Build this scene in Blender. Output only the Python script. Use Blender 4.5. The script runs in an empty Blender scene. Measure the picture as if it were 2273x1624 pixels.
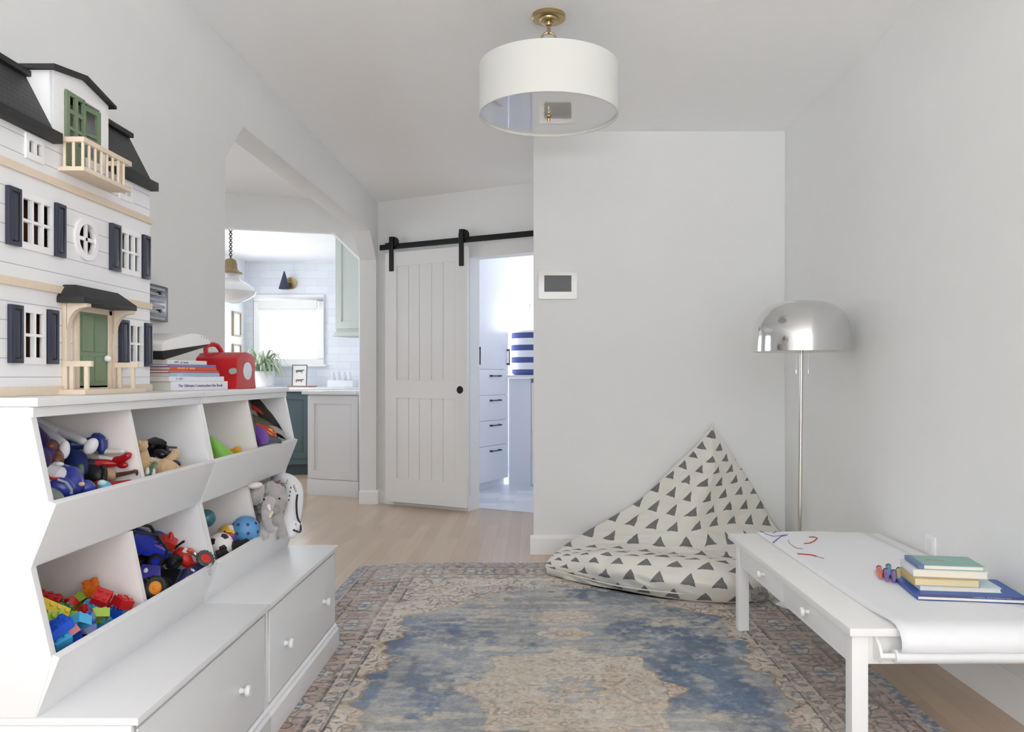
import bpy, bmesh, math, random
import numpy as np
from mathutils import Vector, Matrix, Euler, geometry, noise
PI = math.pi
sc = bpy.context.scene
COL = sc.collection
# ------------------------------------------------------------------ camera (photo measured as 2273 x 1624)
FPX, CX, CY, HC = 1765.0, 1182.0, 836.0, 1.10
cam_d = bpy.data.cameras.new('camera'); cam = bpy.data.objects.new('camera', cam_d); COL.objects.link(cam)
cam.location = (0, 0, HC); cam.rotation_euler = (PI/2, 0, 0)
cam_d.sensor_width = 36.0; cam_d.lens = 36.0*FPX/2273
cam_d.shift_x = (1136.5-CX)/2273; cam_d.shift_y = (CY-812)/2273
cam_d.clip_start = 0.05
sc.camera = cam
# ------------------------------------------------------------------ world, lights, exposure
w = bpy.data.worlds.new('world'); sc.world = w; w.use_nodes = True
bg = w.node_tree.nodes['Background']; bg.inputs[0].default_value = (0.91, 0.955, 1.0, 1); bg.inputs[1].default_value = 2.4
sc.view_settings.view_transform = 'Standard'; sc.view_settings.look = 'None'
sc.view_settings.gamma = 1.0; sc.view_settings.use_curve_mapping = False
sc.view_settings.exposure = 0.74
sc.cycles.max_bounces = 16; sc.cycles.diffuse_bounces = 14; sc.cycles.glossy_bounces = 6
def area(name, loc, rot, sx, sy, power, col=(1, 1, 1)):
    l = bpy.data.lights.new(name, 'AREA'); l.shape = 'RECTANGLE'; l.size = sx; l.size_y = sy; l.energy = power; l.color = col
    o = bpy.data.objects.new(name, l); COL.objects.link(o); o.location = loc; o.rotation_euler = rot
    return o
# daylight entering by the wide window behind the camera, the kitchen windows and the laundry window
area('daylight_rear_window', (0.1, -4.78, 1.40), (PI/2+0.3, 0, 0), 2.8, 2.1, 1, (0.93, 0.965, 1.0))
area('daylight_side_window', (1.80, -2.3, 1.45), (PI/2+0.45, 0, PI/2), 3.2, 1.6, 4, (0.93, 0.965, 1.0))
# added uplights outside the two windows, unseen, put in to brighten the ceiling
area('added_uplight_rear', (0.1, -6.6, -0.8), (PI-0.85, 0, 0), 5.0, 2.4, 1000, (0.93, 0.965, 1.0))
area('added_uplight_side', (3.6, -2.3, -0.55), (PI-0.85, 0, PI/2), 4.0, 2.0, 120, (0.93, 0.965, 1.0))
area('daylight_kitchen_window', (-3.21, 10.72, 1.70), (-PI/2, 0, 0), 1.0, 1.0, 4, (0.95, 0.97, 1.0))
area('daylight_kitchen_side', (-4.0, 8.6, 1.6), (PI/2, 0, -PI/2), 2.6, 1.5, 7, (0.97, 0.98, 1.0))
area('daylight_laundry', (0.08, 8.95, 1.60), (-PI/2, 0, math.radians(-27.6)), 1.0, 0.65, 16, (0.98, 0.985, 1.0))

# ------------------------------------------------------------------ measuring helpers (photo pixel + known depth -> world point)
def P(px, py, Y): return Vector(((px-CX)/FPX*Y, Y, HC+(CY-py)/FPX*Y))
def PX(px, py, X):
    Y = X*FPX/(px-CX); return Vector((X, Y, HC+(CY-py)/FPX*Y))
def PF(px, py, z=0.0):
    Y = (HC-z)*FPX/(py-CY); return Vector(((px-CX)/FPX*Y, Y, z))
# ------------------------------------------------------------------ materials
MATS = {}
def s2l(c): return tuple(((x/255)/12.92 if x/255 <= 0.04045 else ((x/255+0.055)/1.055)**2.4) for x in c)
def mat(name, rgb, rough=0.5, metal=0.0, var=0.0, bump=0.0, scale=40.0, coat=0.0, spec=0.5, sheen=0.0, trans=0.0):
    if name in MATS: return MATS[name]
    m = bpy.data.materials.new(name); m.use_nodes = True; nt = m.node_tree; b = nt.nodes['Principled BSDF']
    c = s2l(rgb); b.inputs['Base Color'].default_value = (*c, 1); b.inputs['Roughness'].default_value = rough
    b.inputs['Metallic'].default_value = metal; b.inputs['Specular IOR Level'].default_value = spec
    b.inputs['Coat Weight'].default_value = coat; b.inputs['Sheen Weight'].default_value = sheen
    b.inputs['Transmission Weight'].default_value = trans
    tc = nt.nodes.new('ShaderNodeTexCoord'); nz = nt.nodes.new('ShaderNodeTexNoise'); nz.inputs['Scale'].default_value = scale
    nz.inputs['Detail'].default_value = 4
    nt.links.new(tc.outputs['Object'], nz.inputs['Vector'])
    rp = nt.nodes.new('ShaderNodeMapRange'); rp.inputs['To Min'].default_value = 1-max(var, 0.015); rp.inputs['To Max'].default_value = 1+max(var, 0.015)
    nt.links.new(nz.outputs['Fac'], rp.inputs['Value'])
    mx = nt.nodes.new('ShaderNodeVectorMath'); mx.operation = 'SCALE'; mx.inputs[0].default_value = c
    nt.links.new(rp.outputs[0], mx.inputs['Scale']); nt.links.new(mx.outputs[0], b.inputs['Base Color'])
    if bump:
        bp = nt.nodes.new('ShaderNodeBump'); bp.inputs['Strength'].default_value = bump; bp.inputs['Distance'].default_value = 0.004
        nt.links.new(nz.outputs['Fac'], bp.inputs['Height']); nt.links.new(bp.outputs[0], b.inputs['Normal'])
    MATS[name] = m
    return m
def principled(m): return m.node_tree.nodes['Principled BSDF']
def N(nt, t, **kw):
    n = nt.nodes.new(t)
    for k, v in kw.items(): setattr(n, k, v)
    return n
def MATH(nt, op, a, b=None, c=None):
    n = nt.nodes.new('ShaderNodeMath'); n.operation = op
    for i, v in enumerate((a, b, c)):
        if v is None: continue
        if isinstance(v, (int, float)): n.inputs[i].default_value = v
        else: nt.links.new(v, n.inputs[i])
    return n.outputs[0]
def MIXC(nt, f, a, b):
    n = nt.nodes.new('ShaderNodeMix'); n.data_type = 'RGBA'
    for i, v in ((0, f), (6, a), (7, b)):
        if isinstance(v, (int, float)): n.inputs[i].default_value = v
        elif isinstance(v, tuple): n.inputs[i].default_value = (*v, 1)
        else: nt.links.new(v, n.inputs[i])
    return n.outputs[2]
# ------------------------------------------------------------------ object helpers
def wm(o):
    m = o.matrix_basis.copy()
    return (wm(o.parent) @ m) if o.parent else m
def tag(o, label=None, cat=None, group=None, kind=None):
    if label: o['label'] = label
    if cat: o['category'] = cat
    if group: o['group'] = group
    if kind: o['kind'] = kind
    return o
def thing(name, label, cat, loc=(0, 0, 0), rot=(0, 0, 0), group=None, scale=1.0):
    o = bpy.data.objects.new(name, None); COL.objects.link(o); o.empty_display_size = 0.05
    o.location = loc; o.rotation_euler = rot; o.scale = (scale,)*3
    return tag(o, label, cat, group)
def copy_tree(o, parent=None):
    c = o.copy(); COL.objects.link(c)
    if parent: c.parent = parent
    for ch in [x for x in bpy.data.objects if x.parent == o]: copy_tree(ch, c)
    return c
class B:
    """collects shapes into one bmesh"""
    def __init__(s): s.bm = bmesh.new(); s.T = Matrix.Identity(4); s.mi = 0
    def v(s, p): return s.bm.verts.new(s.T @ Vector(p))
    def f(s, vs, smooth=False):
        try: fc = s.bm.faces.new(vs)
        except ValueError: return None
        fc.material_index = s.mi; return fc
    def box(s, x0, x1, y0, y1, z0, z1):
        V = [s.v(p) for p in ((x0,y0,z0),(x1,y0,z0),(x1,y1,z0),(x0,y1,z0),(x0,y0,z1),(x1,y0,z1),(x1,y1,z1),(x0,y1,z1))]
        for q in ((3,2,1,0),(4,5,6,7),(0,1,5,4),(1,2,6,5),(2,3,7,6),(3,0,4,7)): s.f([V[i] for i in q])
        return s
    def cbox(s, c, d, rot=None):
        old = s.T
        s.T = s.T @ Matrix.Translation(c) @ (Euler(rot).to_matrix().to_4x4() if rot else Matrix.Identity(4))
        s.box(-d[0]/2, d[0]/2, -d[1]/2, d[1]/2, -d[2]/2, d[2]/2); s.T = old; return s
    def prism(s, poly, w0, w1, fn=lambda u, v, w: (u, v, w), holes=()):
        """poly (and holes) in u,v; extruded w0..w1 and mapped by fn"""
        loops = [list(poly)]+[list(h) for h in holes]
        tris = geometry.tessellate_polygon([[Vector((a, b, 0)) for a, b in l] for l in loops])
        flat = [p for l in loops for p in l]
        A = [s.v(fn(a, b, w0)) for a, b in flat]; C = [s.v(fn(a, b, w1)) for a, b in flat]
        if not holes and is_convex(poly): s.f(A[::-1]); s.f(C)
        else:
            for t in tris: s.f([A[i] for i in t[::-1]]); s.f([C[i] for i in t])
        k = 0
        for l in loops:
            n = len(l)
            for i in range(n):
                j = (i+1) % n; s.f([A[k+i], A[k+j], C[k+j], C[k+i]])
            k += n
        return s
    def tube(s, pts, r, seg=10, cap=True, closed=False):
        pts = [Vector(p) for p in pts]; n = len(pts)
        R = r if isinstance(r, (list, tuple)) else [r]*n
        rings = []; up = None
        for i, p in enumerate(pts):
            if closed: t = pts[(i+1) % n]-pts[i-1]
            else: t = pts[min(i+1, n-1)]-pts[max(i-1, 0)]
            t.normalize()
            if up is None:
                up = Vector((0, 0, 1)) if abs(t.z) < 0.9 else Vector((1, 0, 0))
            a = t.cross(up); 
            if a.length < 1e-6: a = t.cross(Vector((0.3, 0.9, 0.1)))
            a.normalize(); b = a.cross(t).normalized(); up = b
            rings.append([s.v(p+(a*math.cos(2*PI*k/seg)+b*math.sin(2*PI*k/seg))*R[i]) for k in range(seg)])
        m = n if closed else n-1
        for i in range(m):
            A, C = rings[i], rings[(i+1) % n]
            for k in range(seg): s.f([A[k], A[(k+1) % seg], C[(k+1) % seg], C[k]])
        if cap and not closed: s.f(rings[0][::-1]); s.f(rings[-1])
        return s
    def cyl(s, p0, p1, r0, r1=None, seg=16): return s.tube([p0, p1], [r0, r0 if r1 is None else r1], seg)
    def lathe(s, prof, c=(0, 0, 0), seg=32, rot=None, sq=1.0):
        """prof: (r,z) list; axis z"""
        old = s.T; s.T = s.T @ Matrix.Translation(c) @ (Euler(rot).to_matrix().to_4x4() if rot else Matrix.Identity(4))
        rings = []
        for r, z in prof:
            if r < 1e-6: rings.append([s.v((0, 0, z))])
            else: rings.append([s.v((r*math.cos(2*PI*k/seg), sq*r*math.sin(2*PI*k/seg), z)) for k in range(seg)])
        for A, C in zip(rings, rings[1:]):
            for k in range(seg):
                k2 = (k+1) % seg
                if len(A) == 1 and len(C) == 1: continue
                if len(A) == 1: s.f([A[0], C[k2], C[k]])
                elif len(C) == 1: s.f([A[k], A[k2], C[0]])
                else: s.f([A[k], A[k2], C[k2], C[k]])
        s.T = old; return s
    def ell(s, c, r, rot=None, seg=20, rings=12, fn=None):
        old = s.T; s.T = s.T @ Matrix.Translation(c) @ (Euler(rot).to_matrix().to_4x4() if rot else Matrix.Identity(4))
        if isinstance(r, (int, float)): r = (r, r, r)
        L = []
        for i in range(rings+1):
            th = PI*i/rings
            if i in (0, rings): L.append([s.v((0, 0, r[2]*math.cos(th)))])
            else: L.append([s.v((r[0]*math.sin(th)*math.cos(2*PI*k/seg), r[1]*math.sin(th)*math.sin(2*PI*k/seg), r[2]*math.cos(th))) for k in range(seg)])
        for A, C in zip(L, L[1:]):
            for k in range(seg):
                k2 = (k+1) % seg
                if len(A) == 1: s.f([A[0], C[k], C[k2]])
                elif len(C) == 1: s.f([A[k2], A[k], C[0]])
                else: s.f([A[k], C[k], C[k2], A[k2]])
        s.T = old; return s
    def grid(s, pts, flip=False):
        V = [[s.v(p) for p in row] for row in pts]
        for i in range(len(V)-1):
            for j in range(len(V[0])-1):
                q = [V[i][j], V[i][j+1], V[i+1][j+1], V[i+1][j]]
                s.f(q[::-1] if flip else q)
        return V
    def done(s, name, m, parent=None, local=False, bevel=0.0, smooth=35, seg=2, noisef=None, normals=True):
        bm = s.bm
        if bevel > 0:
            bmesh.ops.remove_doubles(bm, verts=bm.verts, dist=1e-6)
            ed = [e for e in bm.edges if len(e.link_faces) == 2 and e.calc_face_angle(0) > 0.5]
            if ed: bmesh.ops.bevel(bm, geom=ed, offset=bevel, segments=seg, profile=0.7, affect='EDGES', clamp_overlap=True)
        if normals: bmesh.ops.recalc_face_normals(bm, faces=bm.faces)
        me = bpy.data.meshes.new(name)
        if parent is not None and not local:
            bmesh.ops.transform(bm, matrix=wm(parent).inverted(), verts=bm.verts)
        if noisef: 
            for v in bm.verts: v.co += noisef(v.co)
        for fc in bm.faces: fc.smooth = smooth > 0
        bm.to_mesh(me); bm.free()
        if smooth > 0: me.set_sharp_from_angle(angle=math.radians(smooth))
        for x in (m if isinstance(m, (list, tuple)) else [m]): me.materials.append(x)
        o = bpy.data.objects.new(name, me); COL.objects.link(o)
        if parent is not None: o.parent = parent
        return o
def is_convex(poly):
    sgn = 0; n = len(poly)
    for i in range(n):
        a, b, c = poly[i], poly[(i+1) % n], poly[(i+2) % n]
        z = (b[0]-a[0])*(c[1]-b[1])-(b[1]-a[1])*(c[0]-b[0])
        if abs(z) < 1e-12: continue
        if sgn == 0: sgn = 1 if z > 0 else -1
        elif (z > 0) != (sgn > 0): return False
    return True
def rect(a0, a1, b0, b1): return [(a0, b0), (a1, b0), (a1, b1), (a0, b1)]
def rrect(a0, a1, b0, b1, r, n=5):
    o = []
    for cx, cy, t in ((a1-r, b0+r, -90), (a1-r, b1-r, 0), (a0+r, b1-r, 90), (a0+r, b0+r, 180)):
        for k in range(n+1):
            a = math.radians(t+90*k/n); o.append((cx+r*math.cos(a), cy+r*math.sin(a)))
    return o
def struct(o): o['kind'] = 'structure'; return o
def text_part(name, txt, size, m, parent, M, extrude=0.0006, local=False, align='LEFT'):
    """lettering as a thin mesh; M maps text plane (x right, y up, z out) to world (or local)"""
    cu = bpy.data.curves.new(name, 'FONT'); cu.body = txt; cu.size = size; cu.extrude = extrude; cu.align_x = align; cu.align_y = 'CENTER'
    t = bpy.data.objects.new(name+'_t', cu); COL.objects.link(t)
    dg = bpy.context.evaluated_depsgraph_get(); me = bpy.data.meshes.new_from_object(t.evaluated_get(dg))
    bpy.data.objects.remove(t); bpy.data.curves.remove(cu)
    if parent is not None and not local: M = wm(parent).inverted() @ M
    me.transform(M); me.name = name
    me.materials.clear(); me.materials.append(m)
    o = bpy.data.objects.new(name, me); COL.objects.link(o); o.parent = parent
    return o
def frame_m(o, x, y):
    x = Vector(x).normalized(); y = Vector(y); y = (y-x*y.dot(x)).normalized(); z = x.cross(y)
    M = Matrix.Identity(4)
    for i, c in enumerate((x, y, z, Vector(o))):
        for j in range(3): M[j][i] = c[j]
    return M
# ------------------------------------------------------------------ room shell
WALL = mat('wall_paint', (233, 234, 234), 0.75, var=0.012, bump=0.12, scale=9, spec=0.25)
CEIL = mat('ceiling_paint', (246, 247, 248), 0.8, var=0.01, bump=0.06, scale=14, spec=0.2)
TRIM = mat('trim_white_gloss', (240, 240, 240), 0.32, spec=0.5)
KWALL = mat('kitchen_wall', (240, 241, 243), 0.6)
ZC = 2.627
# wood floor: planks along the depth of the room
def wood_floor():
    m = bpy.data.materials.new('pale_wood_planks'); m.use_nodes = True; nt = m.node_tree; b = principled(m); L = nt.links.new
    tc = N(nt, 'ShaderNodeTexCoord'); mp = N(nt, 'ShaderNodeMapping'); L(tc.outputs['Object'], mp.inputs[0])
    mp.inputs['Rotation'].default_value = (0, 0, PI/2)
    br = N(nt, 'ShaderNodeTexBrick'); L(mp.outputs[0], br.inputs['Vector'])
    br.offset = 0.37; br.inputs['Scale'].default_value = 1.0; br.inputs['Brick Width'].default_value = 1.35; br.inputs['Row Height'].default_value = 0.083
    br.inputs['Mortar Size'].default_value = 0.0012; br.inputs['Mortar Smooth'].default_value = 0.3
    br.inputs['Color1'].default_value = (0, 0, 0, 1); br.inputs['Color2'].default_value = (1, 1, 1, 1); br.inputs['Mortar'].default_value = (0.5, 0.5, 0.5, 1)
    nz = N(nt, 'ShaderNodeTexNoise'); mp2 = N(nt, 'ShaderNodeMapping'); L(tc.outputs['Object'], mp2.inputs[0]); mp2.inputs['Scale'].default_value = (22, 1.6, 1)
    L(mp2.outputs[0], nz.inputs['Vector']); nz.inputs['Scale'].default_value = 1.6; nz.inputs['Detail'].default_value = 6; nz.inputs['Distortion'].default_value = 0.6
    c = MIXC(nt, br.outputs['Color'], s2l((190, 168, 146)), s2l((208, 188, 166)))
    c = MIXC(nt, MATH(nt, 'MULTIPLY', nz.outputs['Fac'], 0.55), c, s2l((172, 146, 122)))
    c = MIXC(nt, MATH(nt, 'MULTIPLY', br.outputs['Fac'], 0.35), c, s2l((130, 108, 86)))
    L(c, b.inputs['Base Color']); b.inputs['Roughness'].default_value = 0.28; b.inputs['Specular IOR Level'].default_value = 0.6
    bp = N(nt, 'ShaderNodeBump'); bp.inputs['Strength'].default_value = 0.15; bp.inputs['Distance'].default_value = 0.002
    L(MATH(nt, 'SUBTRACT', nz.outputs['Fac'], br.outputs['Fac']), bp.inputs['Height']); L(bp.outputs[0], b.inputs['Normal'])
    return m
FLOORM = wood_floor()
struct(B().box(-4.2, 1.75, -4.75, 10.8, -0.08, 0.0).done('floor', FLOORM))
struct(B().box(-4.2, 1.75, -4.75, 10.8, ZC, ZC+0.12).done('ceiling', CEIL))
# right and back walls
struct(B().prism(rect(-4.6, 5.09, 0, ZC), 1.57, 1.72, lambda u, v, w: (w, u, v), holes=[rect(-3.9, -0.70, 0.65, 2.25)]).done('wall_right', WALL))
b = B()
for y in (-3.9, -2.85, -1.8, -0.75): b.box(1.62, 1.68, y, y+0.05, 0.65, 2.25)
for z in (0.65, 1.45, 2.20): b.box(1.62, 1.68, -3.9, -0.7, z, z+0.05)
struct(b.done('window_5', TRIM, bevel=0.004))
struct(B().box(0.006, 1.57, 4.94, 5.09, 0, ZC).done('wall_back', WALL, bevel=0.006))
struct(B().box(0.30, 0.42, 5.09, 6.04, 0, ZC).done('wall_passage', WALL))
# wall behind the camera with a wide window
b = B(); b.prism(rect(-1.6, 1.72, 0, ZC), -4.70, -4.56, lambda u, v, w: (u, w, v), holes=[rect(-1.25, 1.45, 0.30, 2.42)])
struct(b.done('wall_rear', WALL))
b = B()
for x in (-1.25, -0.38, 0.52, 1.40): b.box(x, x+0.05, -4.66, -4.60, 0.30, 2.42)
for z in (0.30, 1.35, 2.37): b.box(-1.25, 1.45, -4.66, -4.60, z, z+0.05)
struct(b.done('window_1', TRIM, bevel=0.004))
# left wall with a wide opening that has cut corners
LS = 0.01283
def LW(u, v, w): return (-1.4424+LS*u-w, u, v)
lw_poly = [(-4.6, 0), (3.613, 0), (3.613, 2.09), (3.836, 2.305), (6.64, 2.32), (6.888, 2.11), (6.888, 0), (7.03, 0), (7.03, ZC), (-4.6, ZC)]
b = B(); b.prism(lw_poly, 0, 0.142, LW); struct(b.done('wall_left', WALL, bevel=0.005))
# second wall across the hall, its own opening towards the kitchen
e = Vector((0.965, 0.263, 0)).normalized(); en = Vector((-e.y, e.x, 0))
P2 = Vector((-1.36, 6.95, 0))
def W2(u, v, w): return P2+e*u+en*w+Vector((0, 0, v))
b = B(); b.prism([(-2.7, 0), (-2.35, 0), (-2.35, 2.13), (-2.13, 2.35), (-0.377, 2.35), (-0.149, 2.134), (-0.142, 0), (-0.01, 0), (-0.01, ZC), (-2.7, ZC)], 0, 0.14, W2)
struct(b.done('wall_hall', WALL, bevel=0.005))
# door wall, turned 27.6 degrees
D0 = Vector((-1.353, 6.964, 0)); dd = Vector((0.886, -0.463, 0)).normalized(); dn = Vector((-dd.y, dd.x, 0))
def DW(u, v, w): return D0+dd*u+dn*w+Vector((0, 0, v))
b = B(); b.prism([(-0.05, 0), (0.946, 0), (0.946, 2.08), (1.76, 2.08), (1.76, 0), (1.87, 0), (1.87, ZC), (-0.05, ZC)], 0, 0.15, DW)
struct(b.done('wall_door', WALL))
struct(B().prism(rect(-4.7, 6.0, 0, ZC), -3.95, -3.80, lambda u, v, w: (w, u, v), holes=[rect(4.1, 5.5, 0.9, 2.2)]).done('wall_hall_left', WALL))
b = B()  # unseen window, added to let light onto the hall and barn door
for y in (4.1, 4.78, 5.45): b.box(-3.90, -3.84, y, y+0.05, 0.9, 2.2)
for z in (0.9, 2.15): b.box(-3.90, -3.84, 4.1, 5.5, z, z+0.05)
struct(b.done('added_hall_window', TRIM, bevel=0.004))
struct(B().box(-3.80, -1.45, 3.0, 3.14, 0, ZC).done('wall_hall_near', WALL))
# baseboards
def baseb(name, p0, p1, nrm, h=0.118, t=0.02):
    p0, p1, nrm = Vector(p0), Vector(p1), Vector(nrm); d = (p1-p0).normalized(); Ln = (p1-p0).length
    b = B(); prof = [(0, 0), (t, 0), (t, h-0.018), (t*0.5, h-0.004), (t*0.35, h), (0, h)]
    b.prism(prof, 0, Ln, lambda u, v, w: p0+d*w+nrm*u+Vector((0, 0, v)))
    return struct(b.done(name, TRIM))
baseb('baseboard_back', (-0.014, 4.94, 0), (1.57, 4.94, 0), (0, -1, 0))
baseb('baseboard_right', (1.57, -4.5, 0), (1.57, 4.94, 0), (-1, 0, 0), h=0.135)
baseb('baseboard_left', LW(3.2, 0, 0), LW(3.613, 0, 0), (1, 0, 0))
baseb('baseboard_pillar', (-1.50, 6.888, 0), (-1.334, 6.888, 0), (0, -1, 0))
baseb('baseboard_hall', LW(6.888, 0, 0), LW(7.0, 0, 0), (1, 0, 0))
baseb('baseboard_door', DW(0.0, 0, 0), DW(0.946, 0, 0), -dn)
# laundry room behind the barn door
struct(B().prism(rect(-0.18, 2.2, 0.15, 3.4), 0.0005, 0.004, lambda u, v, w: DW(u, w, v)).done('floor', mat('laundry_floor_pale', (214, 219, 226), 0.3)))
TILE = bpy.data.materials.new('pale_floor_tiles'); TILE.use_nodes = True
def tilemat(m, w_, h_, c1, c2, mo, rough=0.3, ms=0.004, axis='XY'):
    nt = m.node_tree; b = principled(m); tc = N(nt, 'ShaderNodeTexCoord'); mp = N(nt, 'ShaderNodeMapping'); nt.links.new(tc.outputs['Object'], mp.inputs[0])
    if axis == 'XZ': mp.inputs['Rotation'].default_value = (PI/2, 0, 0)
    br = N(nt, 'ShaderNodeTexBrick'); nt.links.new(mp.outputs[0], br.inputs['Vector']); br.inputs['Scale'].default_value = 1
    br.inputs['Brick Width'].default_value = w_; br.inputs['Row Height'].default_value = h_; br.inputs['Mortar Size'].default_value = ms
    br.inputs['Color1'].default_value = (*s2l(c1), 1); br.inputs['Color2'].default_value = (*s2l(c2), 1); br.inputs['Mortar'].default_value = (*s2l(mo), 1)
    nt.links.new(br.outputs['Color'], b.inputs['Base Color']); b.inputs['Roughness'].default_value = rough
tilemat(TILE, 0.3, 0.15, (236, 238, 243), (205, 211, 222), (226, 228, 232))
bpy.data.objects['floor.001'].data.materials[0] = TILE
struct(B().prism([(0.15, 0), (3.4, 0), (3.4, ZC), (0.15, ZC)], -0.30, -0.18, lambda u, v, w: DW(w, v, u)).done('wall_laundry_left', KWALL))
b = B(); b.prism(rect(-0.3, 2.4, 0, ZC), 2.6, 2.7, lambda u, v, w: DW(u, v, w), holes=[rect(0.12, 1.2, 1.24, 1.95)]); struct(b.done('wall_laundry_back', KWALL))
b = B()
for u in (0.12, 1.14): b.prism(rect(u, u+0.06, 1.24, 1.95), 2.62, 2.67, lambda u, v, w: DW(u, v, w))
for z in (1.24, 1.89): b.prism(rect(0.12, 1.2, z, z+0.06), 2.62, 2.67, lambda u, v, w: DW(u, v, w))
struct(b.done('window_2', TRIM))
struct(B().prism([(0.15, 0), (2.7, 0), (2.7, ZC), (0.15, ZC)], 1.90, 2.02, lambda u, v, w: DW(w, v, u)).done('wall_laundry_right', KWALL))
# kitchen walls and windows
b = B(); b.prism(rect(-4.1, 1.7, 0, ZC), 10.5, 10.65, lambda u, v, w: (u, w, v), holes=[rect(-3.62, -2.80, 1.30, 2.13)])
KT = bpy.data.materials.new('white_wall_tiles'); KT.use_nodes = True
tilemat(KT, 0.30, 0.10, (233, 236, 242), (224, 228, 236), (214, 218, 226), 0.25, 0.003, 'XZ')
struct(b.done('wall_kitchen_back', KT))
b = B(); b.prism(rect(6.0, 10.65, 0, ZC), -3.95, -3.80, lambda u, v, w: (w, u, v), holes=[rect(7.3, 9.9, 0.9, 2.3)])
struct(b.done('wall_kitchen_left', KWALL))
b = B()
def framebox(b, a0, a1, z0, z1, t, y0, y1, fn):
    for r in (rect(a0, a1, z0, z0+t), rect(a0, a1, z1-t, z1), rect(a0, a0+t, z0+t, z1-t), rect(a1-t, a1, z0+t, z1-t)): b.prism(r, y0, y1, fn)
fxz = lambda u, v, w: (u, w, v)
framebox(b, -3.67, -2.75, 1.25, 2.18, 0.085, 10.46, 10.52, fxz); b.box(-3.62, -2.8, 10.55, 10.58, 1.69, 1.72); b.box(-3.70, -2.72, 10.42, 10.53, 1.235, 1.265)
struct(b.done('window_3', TRIM, bevel=0.004))
b = B(); fyz = lambda u, v, w: (w, u, v)
for a0, a1 in ((7.3, 8.6), (8.6, 9.9)): framebox(b, a0, a1, 0.9, 2.3, 0.07, -3.86, -3.79, fyz); b.box(-3.85, -3.82, a0, a1, 1.58, 1.62)
struct(b.done('window_4', TRIM, bevel=0.004))
tag(B().box(-3.60, -2.82, 10.40, 10.44, 1.99, 2.10).box(-3.59, -2.83, 10.41, 10.43, 1.96, 1.99).done('roman_blind', mat('blind_white_linen', (236, 236, 234), 0.8), bevel=0.006),
    'white folded blind pulled up at the top of the kitchen window', 'blind')
# ------------------------------------------------------------------ storage units along the left wall
WHITE = mat('satin_white_paint', (226, 227, 229), 0.34, spec=0.5)
WHITE2 = mat('white_in_warm_bin_light', (234, 229, 226), 0.5)  # same white paint, with the warm light inside the bins put into its colour
CHROME = mat('polished_chrome', (222, 222, 222), 0.12, metal=1.0)
BLACKM = mat('black_iron', (22, 22, 23), 0.5, metal=0.3)
BRASS = mat('brushed_brass', (190, 168, 124), 0.3, metal=1.0)
DARK = mat('near_black_plastic', (26, 26, 28), 0.4)
XB = -1.398
def knob_local(b, c, axis=(1, 0, 0), r=0.016):
    M0 = b.T
    q = Vector((0, 0, 1)).rotation_difference(Vector(axis)).to_matrix().to_4x4()
    b.T = M0 @ Matrix.Translation(c) @ q
    b.lathe([(0, -0.002), (r*0.62, -0.002), (r*0.42, 0.006), (r*0.40, 0.012), (r*0.95, 0.017), (r, 0.022), (r*0.8, 0.028), (0, 0.030)], seg=20)
    b.T = M0
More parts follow.
